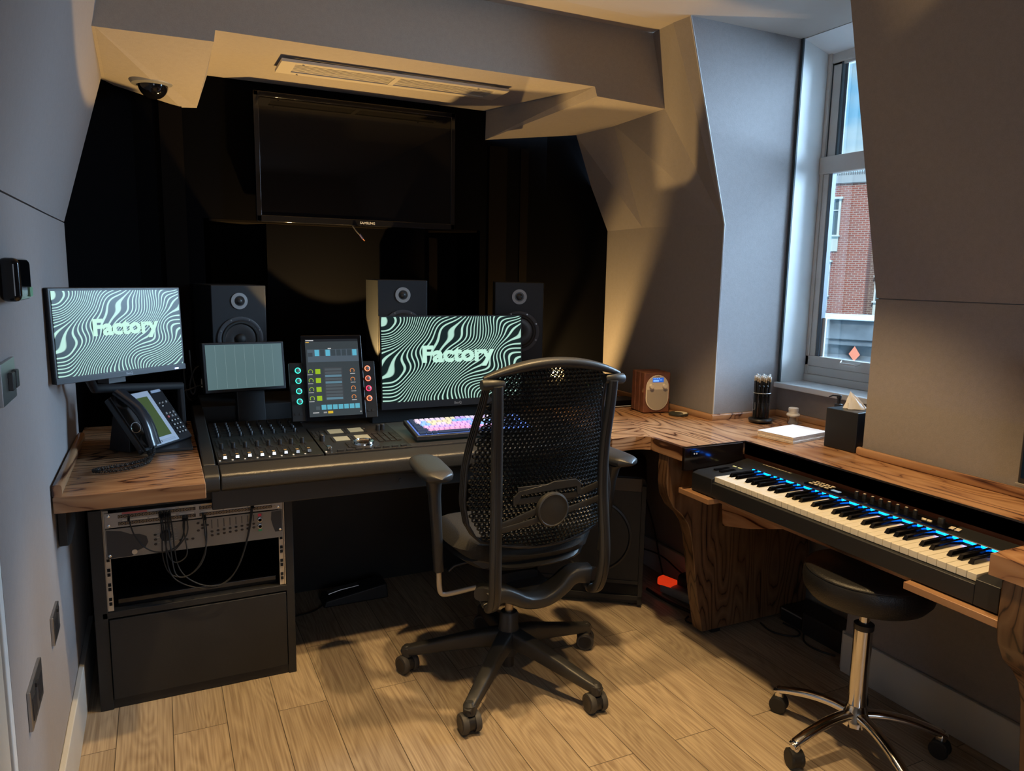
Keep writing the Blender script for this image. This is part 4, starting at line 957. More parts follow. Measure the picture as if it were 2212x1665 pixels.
# ================================================================== OFFICE CHAIR
ch = thing('office_chair', 'graphite mesh-backed swivel armchair with its back to the camera', 'chair', (1.012, 2.04, 0))
def cb(B, name, m, parent=ch, **kw): return B.build(name, m, parent, world=False, **kw)
bx, by = -.027, 0.0
hub = None
b = MB(); b.lathe([(.028, .075), (.032, .085), (.036, .13), (.036, .16), (.031, .175), (.0305, .215), (.026, .222)], 28, T((bx, by, 0))); hub = cb(b, 'base_hub', CHAIRF, smooth=True)
b = MB(); b.lathe([(.020, .035), (.020, .08)], 20, T((bx, by, 0))); b.build('gas_lift_tail', BLKP, hub, world=False, smooth=True)
b = MB(); b.lathe([(.0135, .20), (.0135, .345)], 20, T((bx, by, 0))); cb(b, 'gas_lift', mat('worn_steel', (.35, .30, .24), .35, 1), smooth=True)
for k in range(5):
    a = math.radians(9.3 + 72 * k); R_ = .332; M_ = T((bx, by, 0)) @ Matrix.Rotation(a, 4, 'Z')
    b = MB(); pts = [(.02, 0, .135), (.10, 0, .125), (.20, 0, .103), (.30, 0, .082), (.335, 0, .076), (.350, 0, .070)]
    b.bar(pts, [.056, .048, .042, .038, .036, .022], [.060, .054, .044, .034, .030, .018], M=M_, e=4.5, n=20)
    b.lathe([(.019, .058), (.019, .085), (.010, .094)], 16, M_ @ T((R_, 0, 0)))
    leg = cb(b, 'base_leg', CHAIRF, smooth=True)
    ca = {0: 0.5, 1: 1.9, 2: .35, 3: 1.45, 4: 1.75}[k]
    CM = T((bx + R_ * math.cos(a), by + R_ * math.sin(a), 0)) @ Matrix.Rotation([1.0, .9, .35, .02, .02][k], 4, 'Z')
    b = MB(); b.lathe([(.006, .045), (.006, .062)], 10, CM); b.bar([(-.013, 0, .031), (.013, 0, .031)], .050, .050, M=CM, e=2.2)
    cst = cb(b, 'caster', BLKP, smooth=True)
    for sx_ in (-1, 1):
        b = MB(); b.lathe([(.006, -.0095), (.029, -.009), (.0305, -.004), (.0305, .004), (.029, .0085), (.022, .0095), (.0005, .0075)], 26, CM @ T((sx_ * .0195, 0, .0305)) @ Matrix.Rotation(sx_ * PI / 2, 4, 'Y'))
        b.build('caster_wheel', RUBG, cst, world=False, smooth=True)
        b = MB(); b.lathe([(.024, .0085), (.022, .0102), (.0005, .0082)], 24, CM @ T((sx_ * .0195, 0, .0305)) @ Matrix.Rotation(sx_ * PI / 2, 4, 'Y'))
        b.build('wheel_cover', BLKP, cst, world=False, smooth=True)
# tilt mechanism and yoke
b = MB(); b.bar([(-.03, -.06, .345), (-.03, .16, .362)], [.15, .12], [.07, .05], e=5); b.lathe([(.034, .300), (.045, .335)], 24, T((bx, by, 0))); cb(b, 'tilt_mechanism', BLKP, smooth=True)
yk_ = chaikin([(-.172, -.155, .352), (-.14, -.150, .368), (-.10, -.145, .352), (-.05, -.14, .322), (.02, -.14, .318), (.075, -.14, .345), (.115, -.145, .385), (.172, -.155, .378)], 2)
n_ = len(yk_); b = MB(); b.bar(yk_, [.055 + .03 * math.sin(PI * i / (n_ - 1)) for i in range(n_)], [.060 - .018 * math.sin(PI * i / (n_ - 1)) for i in range(n_)], e=4)
cb(b, 'back_yoke', CHAIRF, smooth=True)
b = MB(); b.bar([(0, -.14, .325), (0, -.02, .345)], .14, .025, e=4); cb(b, 'yoke_plate', CHAIRF, smooth=True)
# uprights
for s in (-1, 1):
    P = chaikin([(s * .186, -.232, 1.0), (s * .183, -.228, .93), (s * .176, -.212, .80), (s * .175, -.212, .67), (s * .180, -.222, .56), (s * .183, -.230, .46), (s * .180, -.222, .385), (s * .176, -.195, .335), (s * .174, -.155, .335), (s * .174, -.125, .365)], 3)
    n_ = len(P); b = MB(); b.bar(P, [.030 + .006 * min(1, i / n_ * 1.5) for i in range(n_)], [.024] * n_, up=(0, 1, .1), e=3.2)
    up = cb(b, 'back_upright', CHAIRF, smooth=True)
    P2_ = [p + Vector((s * .0, -.0135, -.002)) for p in P[:int(n_ * .8)]]
    b = MB(); b.bar(P2_, .014, .003, up=(0, 1, .1)); b.build('upright_groove', BLKP, up, world=False, smooth=True)
    b = MB(); b.lathe([(.0005, -.034), (.013, -.0335), (.0155, -.030), (.0155, .030), (.013, .0335), (.0005, .034)], 24, T((s * .196, -.222, 1.003)) @ Matrix.Rotation(PI / 2, 4, 'Y')); cb(b, 'back_connector', CHAIRF, smooth=True)
    b = MB(); b.bar([(s * .192, -.16, .372), (s * .172, -.13, .372)], .05, .04, e=3); cb(b, 'pivot_cap', STEEL if s > 0 else CHAIRF, smooth=True)
# mesh shell
def lerp_tab(tab, z):
    for (z0, a), (z1, c) in zip(tab[:-1], tab[1:]):
        if z <= z1: t_ = (z - z0) / (z1 - z0); t_ = max(0, min(1, t_)); return a + (c - a) * t_
    return tab[-1][1]
HW = [(.50, .150), (.52, .185), (.545, .213), (.585, .236), (.65, .246), (.742, .236), (.835, .216), (.927, .198), (1.0, .192), (1.05, .188)]
VC = [(.50, -.185), (.56, -.200), (.65, -.190), (.76, -.178), (.88, -.186), (1.0, -.208), (1.06, -.222)]
def BS(x, z):
    """point of the mesh sheet at lateral x, height z (chair frame)"""
    h = lerp_tab(HW, z); s_ = x / h
    return Vector((x, lerp_tab(VC, z) + .050 * abs(s_) ** 2.6 * min(1, max(.3, (1.12 - z) / .3)), z))
def top_z(x): return 1.052 - .55 * abs(x) ** 2 * 1.4
def bot_z(x): return .508 + .9 * abs(x) ** 2.2 * 1.1
b = MB(); px_ = .0138; pz_ = .0122; row = 0; z = .515
while z < 1.05:
    x = -.24 + (px_ / 2 if row % 2 else 0)
    while x < .24:
        h = lerp_tab(HW, z)
        if abs(x) < h - .012 and bot_z(x) + .004 < z < top_z(x) - .004:
            vs = []; ou = [(-.5, -.32), (0, -.66), (.5, -.32), (.5, .32), (0, .66), (-.5, .32)]; inn = [(a * .50, c * .48 + .08) for a, c in ou]
            q = random.uniform(.0, .0012)
            for a, c in ou: vs.append(BS(x + a * px_, z + c * pz_ * 1.0))
            for a, c in inn: vs.append(BS(x + a * px_, z + c * pz_) + Vector((0, -.0035 - q, 0)))
            for a, c in inn: vs.append(BS(x + a * px_ * .95, z + c * pz_) + Vector((0, .0025, 0)))
            fs = []
            for i in range(6):
                j = (i + 1) % 6; fs += [(i, j, 6 + j, 6 + i), (6 + i, 6 + j, 12 + j, 12 + i)]
            # nub under each opening
            k0 = len(vs); c0 = BS(x, z - pz_ * .34)
            vs += [c0 + Vector((-.0042, -.002, .0012)), c0 + Vector((.0042, -.002, .0012)), c0 + Vector((.0022, -.0062, -.0016)), c0 + Vector((-.0022, -.0062, -.0016))]
            fs += [(k0, k0 + 1, k0 + 2, k0 + 3)]
            b.add(vs, fs)
        x += px_
    z += pz_; row += 1
me_ = cb(b, 'mesh_back', CHAIRM); me_.data.polygons.foreach_set('use_smooth', [False] * len(me_.data.polygons))
# pleated border around the mesh
for j in range(4):
    off = .004 + j * .0075; P = []
    for s in (-1, 1):
        zs = [1.012 - i * (1.012 - .53) / 26 for i in range(27)]
        seg = []
        for z_ in zs:
            h = lerp_tab(HW, z_) - .004; p = BS(s * h, z_); seg.append(p + Vector((s * (.0035 - j * .0002), -.010 + off * 1.6, 0)))
        if s > 0: seg = seg[::-1]
        P += seg
        if s < 0: P += [BS(x_, bot_z(x_)) + Vector((0, -.010 + off * 1.6, -.002)) for x_ in (-.16, -.13, -.09, -.05, 0, .05, .09, .13, .16)]
    b = MB(); b.bar(P, .0085, .0040, up=(0, 1, 0)); cb(b, 'pleated_edge', BLKP, smooth=True)
# top rail
P = []; Wd = []; Hh = []
for i in range(25):
    s_ = -1 + 2 * i / 24; x = s_ * .218; P.append((x, -.222 + .012 * abs(s_) ** 3, 1.018 + .040 * (1 - abs(s_) ** 2.0)))
    Wd.append(.046 * (1 - .55 * abs(s_) ** 4)); Hh.append(.030 * (1 - .60 * abs(s_) ** 3))
b = MB(); b.bar(P, Wd, Hh, e=2.6); cb(b, 'top_rail', CHAIRF, smooth=True)
# lumbar support
def strap(zf, h_, name='lumbar_strap', x0=-.165, x1=.165, yo=-.034, th=.006):
    P = []; n = 24
    for i in range(n + 1):
        x = x0 + (x1 - x0) * i / n; P.append(Vector((x, lerp_tab(VC, zf(x)) + yo + .012 * (abs(x) / .17) ** 2, zf(x))))
    b = MB(); b.bar(P, th, h_, e=5); return b
b = strap(lambda x: .640 + .045 * (x / .17) + .004 * math.cos(x * 12), .020); cb(b, 'lumbar_strap', CHAIRF, smooth=True)
b = strap(lambda x: .612 + .030 * (x / .17), .018); cb(b, 'lumbar_strap', CHAIRF, smooth=True)
b = MB(); Pp = [(-.130, .652), (-.130, .676), (-.112, .694), (-.02, .706), (.0, .712), (.04, .712), (.075, .712), (.090, .700), (.093, .665), (.080, .665), (.076, .690), (-.105, .682), (-.112, .660)]
b.prism(Pp, .222, .229, RX); cb(b, 'lumbar_plate', CHAIRF, bevel=.0015)
b = MB(); b.bb(-.115, .085, -.2265, -.2225, .655, .672); b.bb(-.115, .085, -.2265, -.2225, .688, .706); cb(b, 'lumbar_plate_rail', CHAIRF, bevel=.0015)
b = MB(); b.lathe([(.050, -.004), (.052, .006), (.050, .012), (.046, .014), (.044, .0125), (.0005, .0155)], 40, T((-.008, -.232, .632)) @ RX); cb(b, 'lumbar_knob', CHAIRF, smooth=True)
# seat
def cushion(w_, d_, cz, th, n=14, m=14, nose=.03):
    b = MB(); vs = []; fs = []
    for lay in range(2):
        for j in range(m + 1):
            for i in range(n + 1):
                s_ = -1 + 2 * i / n; t_ = -1 + 2 * j / m
                x = w_ / 2 * s_ * math.sqrt(1 - .46 * t_ ** 4); y = d_ / 2 * t_ * math.sqrt(1 - .46 * s_ ** 4)
                e_ = (1 - abs(s_) ** 6) * (1 - abs(t_) ** 6)
                z = (th / 2) * (e_ ** .4) * (1 if lay else -1)
                zz = cz + z - (.02 * max(0, t_) ** 3 * 1.6 if lay else 0) + .010 * s_ * s_
                vs.append((x, y, zz))
    K = (n + 1) * (m + 1)
    for j in range(m):
        for i in range(n):
            a = j * (n + 1) + i; fs.append((a, a + 1, a + n + 2, a + n + 1)); fs.append((K + a, K + a + n + 1, K + a + n + 2, K + a + 1))
    b.add(vs, fs); return b
b = cushion(.49, .46, .475, .070); b.v = [p + Vector((0, .055, 0)) for p in b.v]; cb(b, 'seat', SEATF, smooth=True)
b = cushion(.45, .43, .436, .045); b.v = [p + Vector((0, .050, 0)) for p in b.v]; cb(b, 'seat_pan', CHAIRF, smooth=True)
# arms
for s, px0, py0, nm_ in ((-1, -.280, -.035, 'L'), (1, .328, -.085, 'R')):
    P = [(px0 + (0 if s > 0 else -.012), -.005 + py0 - .02, .668)]
    b = MB(); pts = [(px0 + s * 0 + .02 * (t_ - .5) * -s, py0 - .045 + .255 * t_, .708 + .006 * t_) for t_ in [i / 12 for i in range(13)]]
    ws = [.098 * (1 - abs(2 * (i / 12) - 1) ** 5) ** .5 + .004 for i in range(13)]; hs = [.034 * (1 - abs(2 * (i / 12) - 1) ** 6) ** .4 + .003 for i in range(13)]
    b.bar(pts, ws, hs, e=2.6, n=24); cb(b, 'arm_pad', mat('armpad_rubber', (.035, .036, .038), .40, noise_bump=.2, nscale=300), smooth=True)
    b = MB(); pts = [(px0, py0 + .05, .694), (px0, py0 + .055, .675), (px0 - s * .004, py0 + .058, .63), (px0 - s * .012, py0 + .06, .52), (px0 - s * .020, py0 + .062, .385)]
    b.bar(pts, [.060, .044, .036, .032, .030], [.075, .055, .042, .038, .034], up=(0, 1, 0)); cb(b, 'arm_post', CHAIRF, smooth=True)
    b = MB(); xi = px0 - s * .020; pts = chaikin([(xi, py0 + .062, .39), (xi - s * .002, py0 + .062, .335), (xi - s * .006, py0 + .06, .312), (xi - s * .02, py0 + .055, .306), (s * .15, py0 + .02, .330)], 2)
    b.bar(pts, .012, .018, e=3); cb(b, 'arm_bracket', STEEL, smooth=True)
b = MB(); b.bar([(-.16, .03, .40), (-.205, .04, .39), (-.225, .04, .375)], .02, .010); cb(b, 'height_lever', BLKP, smooth=True)

# ================================================================== STOOL
st = thing('swivel_stool', 'round black-topped stool on a chrome five-star base with casters', 'stool', (1.718, 1.304, 0))
b = MB(); b.lathe([(.0005, .443), (.110, .440), (.150, .448), (.164, .466), (.168, .490), (.166, .512), (.160, .5225), (.150, .527), (.08, .529), (.0005, .5295)], 56); cb(b, 'seat', LEATH, st, smooth=True)
b = MB(); b.tube([(.1625 * math.cos(2 * PI * i / 56), .1625 * math.sin(2 * PI * i / 56), .5205) for i in range(56)], .0018, 6, closed=True); cb(b, 'seat_piping', LEATH, st, smooth=True)
b = MB(); b.lathe([(.0135, .35), (.0135, .45)], 24); cb(b, 'gas_lift', CHROME, st, smooth=True)
b = MB(); b.lathe([(.0255, .352), (.0265, .356), (.0265, .368), (.020, .372)], 28); cb(b, 'collar', BLKP, st, smooth=True)
b = MB(); b.lathe([(.026, .10), (.0245, .14), (.0245, .352)], 32); cb(b, 'column', CHROME, st, smooth=True)
b = MB(); b.lathe([(.020, .062), (.042, .075), (.040, .092), (.030, .112), (.026, .130)], 32); cb(b, 'base_hub', CHROME, st, smooth=True)
a0 = math.degrees(math.atan2(1.519 - 1.304, 1.65 - 1.718))
for k in range(5):
    a = math.radians(a0 + 72 * k); M_ = Matrix.Rotation(a, 4, 'Z'); R_ = .224
    P = chaikin([(.02, 0, .100), (.07, 0, .104), (.13, 0, .098), (.19, 0, .082), (.224, 0, .070), (.236, 0, .064)], 2); n_ = len(P)
    b = MB(); b.bar(P, [.036 - .010 * i / n_ for i in range(n_)], [.026 - .008 * i / n_ for i in range(n_)], M=M_, e=2.4); b.lathe([(.013, .050), (.0145, .070), (.010, .078)], 18, M_ @ T((R_, 0, 0)))
    cb(b, 'base_leg', CHROME, st, smooth=True)
    CM = T((R_ * math.cos(a), R_ * math.sin(a), 0)) @ Matrix.Rotation([.5, -.3, .2, .3, -.6][k], 4, 'Z')
    b = MB(); b.lathe([(.0115, .046), (.0115, .053)], 14, CM); b.bar([(-.019, 0, .027), (-.017, 0, .027), (.017, 0, .027), (.019, 0, .027)], [.038, .046, .046, .038], [.042, .050, .050, .042], M=CM, e=2.6)
    cs = cb(b, 'caster', RUB, st, smooth=True)
    for sx_ in (-1, 1):
        b = MB(); b.lathe([(.0005, -.006), (.024, -.006), (.0255, -.002), (.0255, .003), (.023, .006), (.0005, .007)], 22, CM @ T((sx_ * .013, 0, .0255)) @ Matrix.Rotation(sx_ * PI / 2, 4, 'Y')); b.build('caster_wheel', RUB, cs, world=False, smooth=True)

# ================================================================== DESK PHONE
O = Vector((-.055, 2.412, .757)); yaw = math.radians(52); tl = math.radians(54)
e1 = Vector((math.cos(yaw), math.sin(yaw), 0)); e2 = Vector((-math.sin(yaw) * math.cos(tl), math.cos(yaw) * math.cos(tl), math.sin(tl)))
PH = FR(O, e1, e1.cross(e2))
v = thing('desk_phone', 'black desk phone with silver display surround standing on the wooden counter', 'phone', O - Vector((0, 0, .014)))
b = MB(); b.add([(0, 0, 0), (.23, 0, 0), (.23, .185, 0), (.19, .195, 0), (0, .195, 0), (0, 0, -.022), (.23, 0, -.022), (.23, .185, -.022), (.19, .195, -.022), (0, .195, -.022)],
                [(0, 1, 2, 3, 4), (9, 8, 7, 6, 5), (0, 1, 6, 5), (1, 2, 7, 6), (2, 3, 8, 7), (3, 4, 9, 8), (4, 0, 5, 9)], PH)
b.build('body', mat('phone_black', (.014, .015, .018), .28), v, bevel=.005, seg=3)
b = MB(); pa, pb_ = PH @ Vector((.03, .10, -.02)), PH @ Vector((.20, .10, -.02))
b.add([pa, pb_, PH @ Vector((.20, .18, -.02)), PH @ Vector((.03, .18, -.02)), (pa.x - .0, pa.y + .0, .743), (pb_.x, pb_.y, .743), (pb_.x - .06, pb_.y + .06, .743), (pa.x - .06, pa.y + .06, .743)], [(0, 1, 2, 3), (4, 5, 6, 7), (0, 1, 5, 4), (1, 2, 6, 5), (2, 3, 7, 6), (3, 0, 4, 7)])
b.bb(-.055, .08, 2.45, 2.60, .7425, .752, M=None); b.build('stand', BLKP, v, bevel=.002)
b = MB(); b.add([(.058, .006, .002), (.165, .006, .002), (.165, .192, .002), (.070, .192, .002), (.058, .006, -.001), (.165, .006, -.001), (.165, .192, -.001), (.070, .192, -.001)], [(0, 1, 2, 3), (4, 5, 6, 7), (0, 1, 5, 4), (1, 2, 6, 5), (2, 3, 7, 6), (3, 0, 4, 7)], PH)
b.build('display_surround', mat('phone_silver', (.50, .54, .62), .35, metal=.2), v, bevel=.002)
b = MB(); b.bb(.078, .146, .030, .172, .002, .003, M=PH); b.build('display', LCDG, v)
b = MB(); b.bb(.088, .150, .012, .019, .002, .0045, M=PH); b.build('bar_button', mat('phone_silver_key', (.4, .43, .5), .3), v, bevel=.001)
b = MB(); b.bb(.170, .215, .178, .188, .001, .006, M=PH); b.build('message_lamp', mat('frosted_lamp', (.35, .4, .5), .3), v, bevel=.002)
for r in range(4):
    for c in range(3):
        b = MB(); b.bb(.178 + c * .0145, .189 + c * .0145, .022 + r * .015, .032 + r * .015, 0, .003, M=PH); k_ = b.build('dial_key', BLKP, v, bevel=.001)
        b = MB(); b.bb(.181 + c * .0145, .186 + c * .0145, .0255 + r * .015, .0285 + r * .015, .003, .0033, M=PH); b.build('key_print', WPLAS, k_)
for x, y, c in ((.180, .10, 0), (.197, .10, 1), (.213, .10, 0), (.180, .088, 2), (.198, .088, 0), (.213, .088, 0), (.18, .14, 1), (.195, .140, 1), (.211, .140, 0), (.186, .128, 1)):
    b = MB(); b.lathe([(.0045 if c != 1 else .0025, 0), (.004 if c != 1 else .002, .0035)], 14, PH @ T((x, y, 0))); b.build('feature_key', (SILVER, WPLAS, mat('pink_key', (.5, .12, .12), .4))[c], v, smooth=True)
b = MB(); pts = [(.030, .004, .020), (.030, .025, .026), (.030, .06, .040), (.030, .10, .046), (.030, .14, .040), (.030, .178, .026), (.030, .200, .018)]
b.bar(chaikin(pts, 2), [.040 + .008 * abs(2 * i / 27 - 1) for i in range(30)][:len(chaikin(pts, 2))], .022, M=PH, e=2.8, n=20); b.build('handset', mat('phone_handset', (.02, .022, .027), .22), v, smooth=True)
b = MB(); b.lathe([(.026, 0), (.026, .006), (.022, .012)], 28, PH @ T((.030, .030, .0))); b.lathe([(.026, 0), (.026, .006), (.022, .012)], 28, PH @ T((.030, .170, 0))); b.bb(.004, .056, .0, .195, 0, .006, M=PH); b.build('cradle', BLKP, v, bevel=.002)
b = MB(); b.lathe([(.0165, -.002), (.0165, .001), (.0145, .0015), (.0145, -.002)], 28, FR(PH @ Vector((.005, .075, .020)), e2, -e1 + Vector((0, 0, .2))), cap=False); b.build('speaker_ring', CHROME, v, smooth=True)
base = chaikin([PH @ Vector((.03, .0, .012)), Vector((-.03, 2.36, .752)), Vector((-.09, 2.30, .751)), Vector((-.165, 2.28, .751)), Vector((-.185, 2.255, .751)), Vector((-.15, 2.235, .751)), Vector((-.09, 2.25, .751)), Vector((-.045, 2.30, .751)), Vector((-.035, 2.36, .751)), Vector((-.045, 2.43, .751))], 3)
P = []; tot = 0
for i in range(len(base) - 1):
    a_, c_ = base[i], base[i + 1]; t_ = (c_ - a_).normalized(); sd = t_.cross(Vector((0, 0, 1))).normalized(); up_ = sd.cross(t_); L = (c_ - a_).length; n_ = max(2, int(L / .0009))
    for k in range(n_):
        tot += L / n_; ph = tot / .0042 * 2 * PI; P.append(a_ + (c_ - a_) * (k / n_) + sd * (.0042 * math.cos(ph)) + up_ * (.0042 * math.sin(ph)))
b = MB(); b.tube(P, .0016, 5); b.build('curly_cord', RUB, v, smooth=True)

# ================================================================== COMPUTER KEYBOARD
v = thing('computer_keyboard', 'backlit computer keyboard with pastel coloured keycaps in front of the middle monitor', 'keyboard', (.99, 2.40, .74))
KO = FR((.768, 2.330, .756), (1, -.02, 0), (0, -.16, 1))
b = MB(); b.bb(0, .445, 0, .165, -.016, 0, M=KO); b.build('base', mat('keyboard_dark_base', (.02, .021, .025), .4), v, bevel=.003)
b = MB(); b.bb(.010, .435, .010, .155, 0, .0012, M=KO); b.build('backlight_bed', mat('backlight_bed', (.02, .03, .08), .4, emit=(.12, .25, .8), es=.9), v)
PAL = {'p': (.62, .36, .66), 'v': (.46, .34, .72), 'b': (.22, .42, .82), 'y': (.62, .58, .42), 'w': (.58, .52, .70), 'r': (.85, .10, .18), 'k': (.012, .02, .05), 's': (.60, .32, .55), 't': (.40, .58, .66)}
rows = ['kwwwwwwyyvvwwwvwtrkkkk', 'kwbyyyyybbbbvvwykbpkkk', 'kbbywwypppvbbbbbkpkkkk', 'kpvvvvvpppbbbbbkkbkkkk', 'ksssssssssssssskkkkkkk']
PIT = .0192
for r, s_ in enumerate(rows):
    y = .150 - r * .0235 - .020; off = [0, .0, .009, .013, .022][r]
    for c in range(20):
        ch_ = s_[c]; x = .014 + c * PIT + (off if c and c < 14 else 0); w_ = .0168
        if c == 0: w_ = .0168 + off
        if c == 14: x = .014 + c * PIT + off; w_ = .0168 + (.0 if r == 0 else .019 - off if off < .019 else .001)
        if x + w_ > .434: continue
        b = MB(); b.add([(x, y, .001), (x + w_, y, .001), (x + w_, y + .0200, .001), (x, y + .0200, .001), (x + .0015, y + .0025, .0075), (x + w_ - .0015, y + .0025, .0075), (x + w_ - .0015, y + .0185, .0075), (x + .0015, y + .0185, .0075)],
                        [(0, 1, 2, 3), (4, 5, 6, 7), (0, 1, 5, 4), (1, 2, 6, 5), (2, 3, 7, 6), (3, 0, 4, 7)], KO)
        col = PAL[ch_]; b.build('keycap', mat('keycap_' + ch_, col, .5, emit=(col if ch_ != 'k' else (.01, .03, .1)), es=.38), v)
x = .014
for w_ in (.024, .020, .020, .115, .024, .020, .020, .018, .018, .018):
    b = MB(); b.bb(x, x + w_ - .002, .010, .028, .001, .007, M=KO); b.build('keycap', MATS['keycap_k'], v, bevel=.001); x += w_ + .001

# ================================================================== THINGS ON THE RIGHT DESK
v = thing('audio_processor', 'black desktop audio unit with tiny lights, seen through the chair mesh', 'audio unit', (1.58, 2.83, .745))
b = MB(); b.bb(1.41, 1.76, 2.72, 2.86, .746, .842); b.build('case', BLKM, v, bevel=.004)
for px_, m_ in ((1150, LEDR), (1166, LEDR), (1272, LEDGN)):
    q_ = PT(px_, 832 if m_ is LEDR else 826, 'y', 2.718); b = MB(); b.lathe([(.0022, 0), (.0022, .002)], 10, T((q_.x, 2.720, q_.z if q_.z < .84 else .835)) @ RX); b.build('indicator_light', m_, v)
v = thing('flat_box', 'flat black box with a pale edge lying left of the wooden radio', 'box', (1.80, 2.76, .745))
b = MB(); b.bb(1.70, 1.875, 2.62, 2.72, .746, .775); b.build('case', BLKG, v, bevel=.002)
b = MB(); b.bb(1.70, 1.875, 2.6185, 2.6205, .7485, .7515); b.build('pale_edge_strip', WPLAS, v)
# radio
RF = T((1.784, 2.462, .747)) @ Matrix.Rotation(math.radians(-9), 4, 'Z')
v = thing('table_radio', 'small walnut table radio with cream oval front and blue display', 'radio', (1.84, 2.52, .746))
W_, H_ = .120, .168
b = MB(); b.bb(0, W_, 0, .034, 0, H_, M=RF); b.build('front_case', RADWOOD, v, bevel=.006, seg=3)
b = MB(); b.bb(.003, W_ - .003, .034, .040, .003, H_ - .003, M=RF); b.bb(.003, W_ - .003, .074, .080, .003, H_ - .003, M=RF); b.build('case_recess', RADWOOD, v)
for y_ in (.040, .080):
    b = MB(); b.bb(0, W_, y_, y_ + .034, 0, H_, M=RF); b.build('case_section', RADWOOD, v, bevel=.005, seg=3)
def stadium(cx, z0, z1, r, n=14):
    P = []
    for i in range(n + 1): a = PI * i / n; P.append((cx + r * math.cos(a), z1 - r + r * math.sin(a)))
    for i in range(n + 1): a = PI + PI * i / n; P.append((cx + r * math.cos(a), z0 + r + r * math.sin(a)))
    return P
VP_ = RF @ Matrix(((1, 0, 0, 0), (0, 0, -1, 0), (0, 1, 0, 0), (0, 0, 0, 1)))     # x right, y up, z out of the front
b = MB(); b.prism(stadium(W_ / 2, .010, H_ - .010, .052), 0, .004, VP_); b.build('faceplate', CREAM, v, bevel=.002)
b = MB(); s2 = [(x, min(z, .098)) for x, z in stadium(W_ / 2, .014, .160, .047)]; b.prism(s2, .004, .0048, VP_); b.build('speaker_grille', mat('taupe_grille', (.38, .33, .26), .7), v)
b = MB(); b.bb(W_ / 2 - .024, W_ / 2 + .026, .128, .147, .004, .0045, M=VP_); dsp = b.build('display', mat('radio_display_blue', (.01, .03, .12), .3, emit=(.015, .10, .50), es=1), v)
b = MB(); [b.bb(W_ / 2 - .021 + i * .008, W_ / 2 - .016 + i * .008, .142, .1445, .0045, .0047, M=VP_) for i in range(4)]; b.bb(W_ / 2 - .021, W_ / 2 + .004, .131, .138, .0045, .0047, M=VP_); b.bb(W_ / 2 + .007, W_ / 2 + .019, .136, .139, .0045, .0047, M=VP_); b.build('display_text', mat('pale_blue_text', (.1, .2, .4), .3, emit=(.2, .45, 1), es=1), dsp)
b = MB(); b.text('PURE', .0075, VP_ @ T((W_ / 2, .152, .0043)), .0002); b.build('badge', mat('brown_print', (.12, .09, .06), .5), v)
for x in (W_ / 2 - .030, W_ / 2 + .030):
    b = MB(); b.lathe([(.0095, 0), (.0095, .010), (.008, .012)], 24, VP_ @ T((x, .112, .004))); b.build('dial_knob', CREAM, v, smooth=True)
# coaster
v = thing('coaster', 'round dark coaster with a pale crescent, in front of the radio', 'coaster', (1.905, 2.385, .746))
b = MB(); b.lathe([(.038, 0), (.040, .002), (.040, .008), (.037, .009)], 40); b.build('disc', mat('dark_green_disc', (.03, .035, .03), .4), v, world=False, smooth=True)
b = MB(); vs = []; n = 20
for i in range(n + 1): a = -2.3 + 3.6 * i / n; vs.append((.036 * math.cos(a), .036 * math.sin(a), .0095))
for i in range(n + 1): a = 1.3 - 3.6 * i / n; vs.append((-.010 + .024 * math.cos(a), -.004 + .024 * math.sin(a) * 1.05, .0095))
b.add(vs, [tuple(range(len(vs)))]); b.build('crescent', CREAM, v, world=False)
# pencil pot
pc = Vector((2.115, 2.145, .746))
v = thing('pencil_cup', 'clear cylinder pencil cup on a black round base by the window corner', 'pencil cup', pc)
b = MB(); b.lathe([(.024, 0), (.044, .006), (.046, .012), (.044, .016), (.034, .018)], 40); b.build('base', BLKP, v, world=False, smooth=True)
ACR, t_, p_ = base_mat('clear_acrylic'); p_.inputs['Transmission Weight'].default_value = 1; p_.inputs['Roughness'].default_value = .03; p_.inputs['IOR'].default_value = 1.15
b = MB(); b.lathe([(.0335, .018), (.0335, .118), (.0320, .118), (.0320, .019)], 40, cap=False); b.build('cylinder_wall', ACR, v, world=False, smooth=True)
b = MB(); b.tube([(.0328 * math.cos(2 * PI * i / 40), .0328 * math.sin(2 * PI * i / 40), .118) for i in range(40)], .0010, 6, closed=True); b.build('rim', mat('grey_rim', (.5, .52, .54), .3), v, world=False, smooth=True)
def pencil(i, x, y, lean, h):
    t1 = pc + Vector((x, y, .020)); t2 = pc + Vector((x + lean[0], y + lean[1], h)); d = (t2 - t1).normalized()
    nmz = ['leftmost', 'second from left', 'third from left', 'fourth from left', 'fifth from left', 'sixth from left', 'seventh from left', 'rightmost'][i % 8]
    v = thing('pencil', 'black pencil with white eraser, %s in the %s row of the cup' % (nmz, 'front' if i < 8 else 'back'), 'pencil', group='pencils in the clear cup')
    b = MB(); b.tube([t1, t2 - d * .020], .0036, 6); b.build('shaft', BLK, v)
    b = MB(); b.tube([t2 - d * .020, t2 - d * .009], .0038, 10); b.build('ferrule', mat('brass_ferrule', (.65, .5, .3), .3, .8), v, smooth=True)
    b = MB(); b.tube([t2 - d * .009, t2], .0035, 10); b.build('eraser', WPLAS, v, smooth=True)
    b = MB()
    if i < 8 and i % 2 == 0: b.text('Factory', .010, FR(t1 + d * .045 + Vector((-.0026, -.0030, 0)), d, (-.65, -.75, 0)), .0002); b.build('print', WPLAS, v)
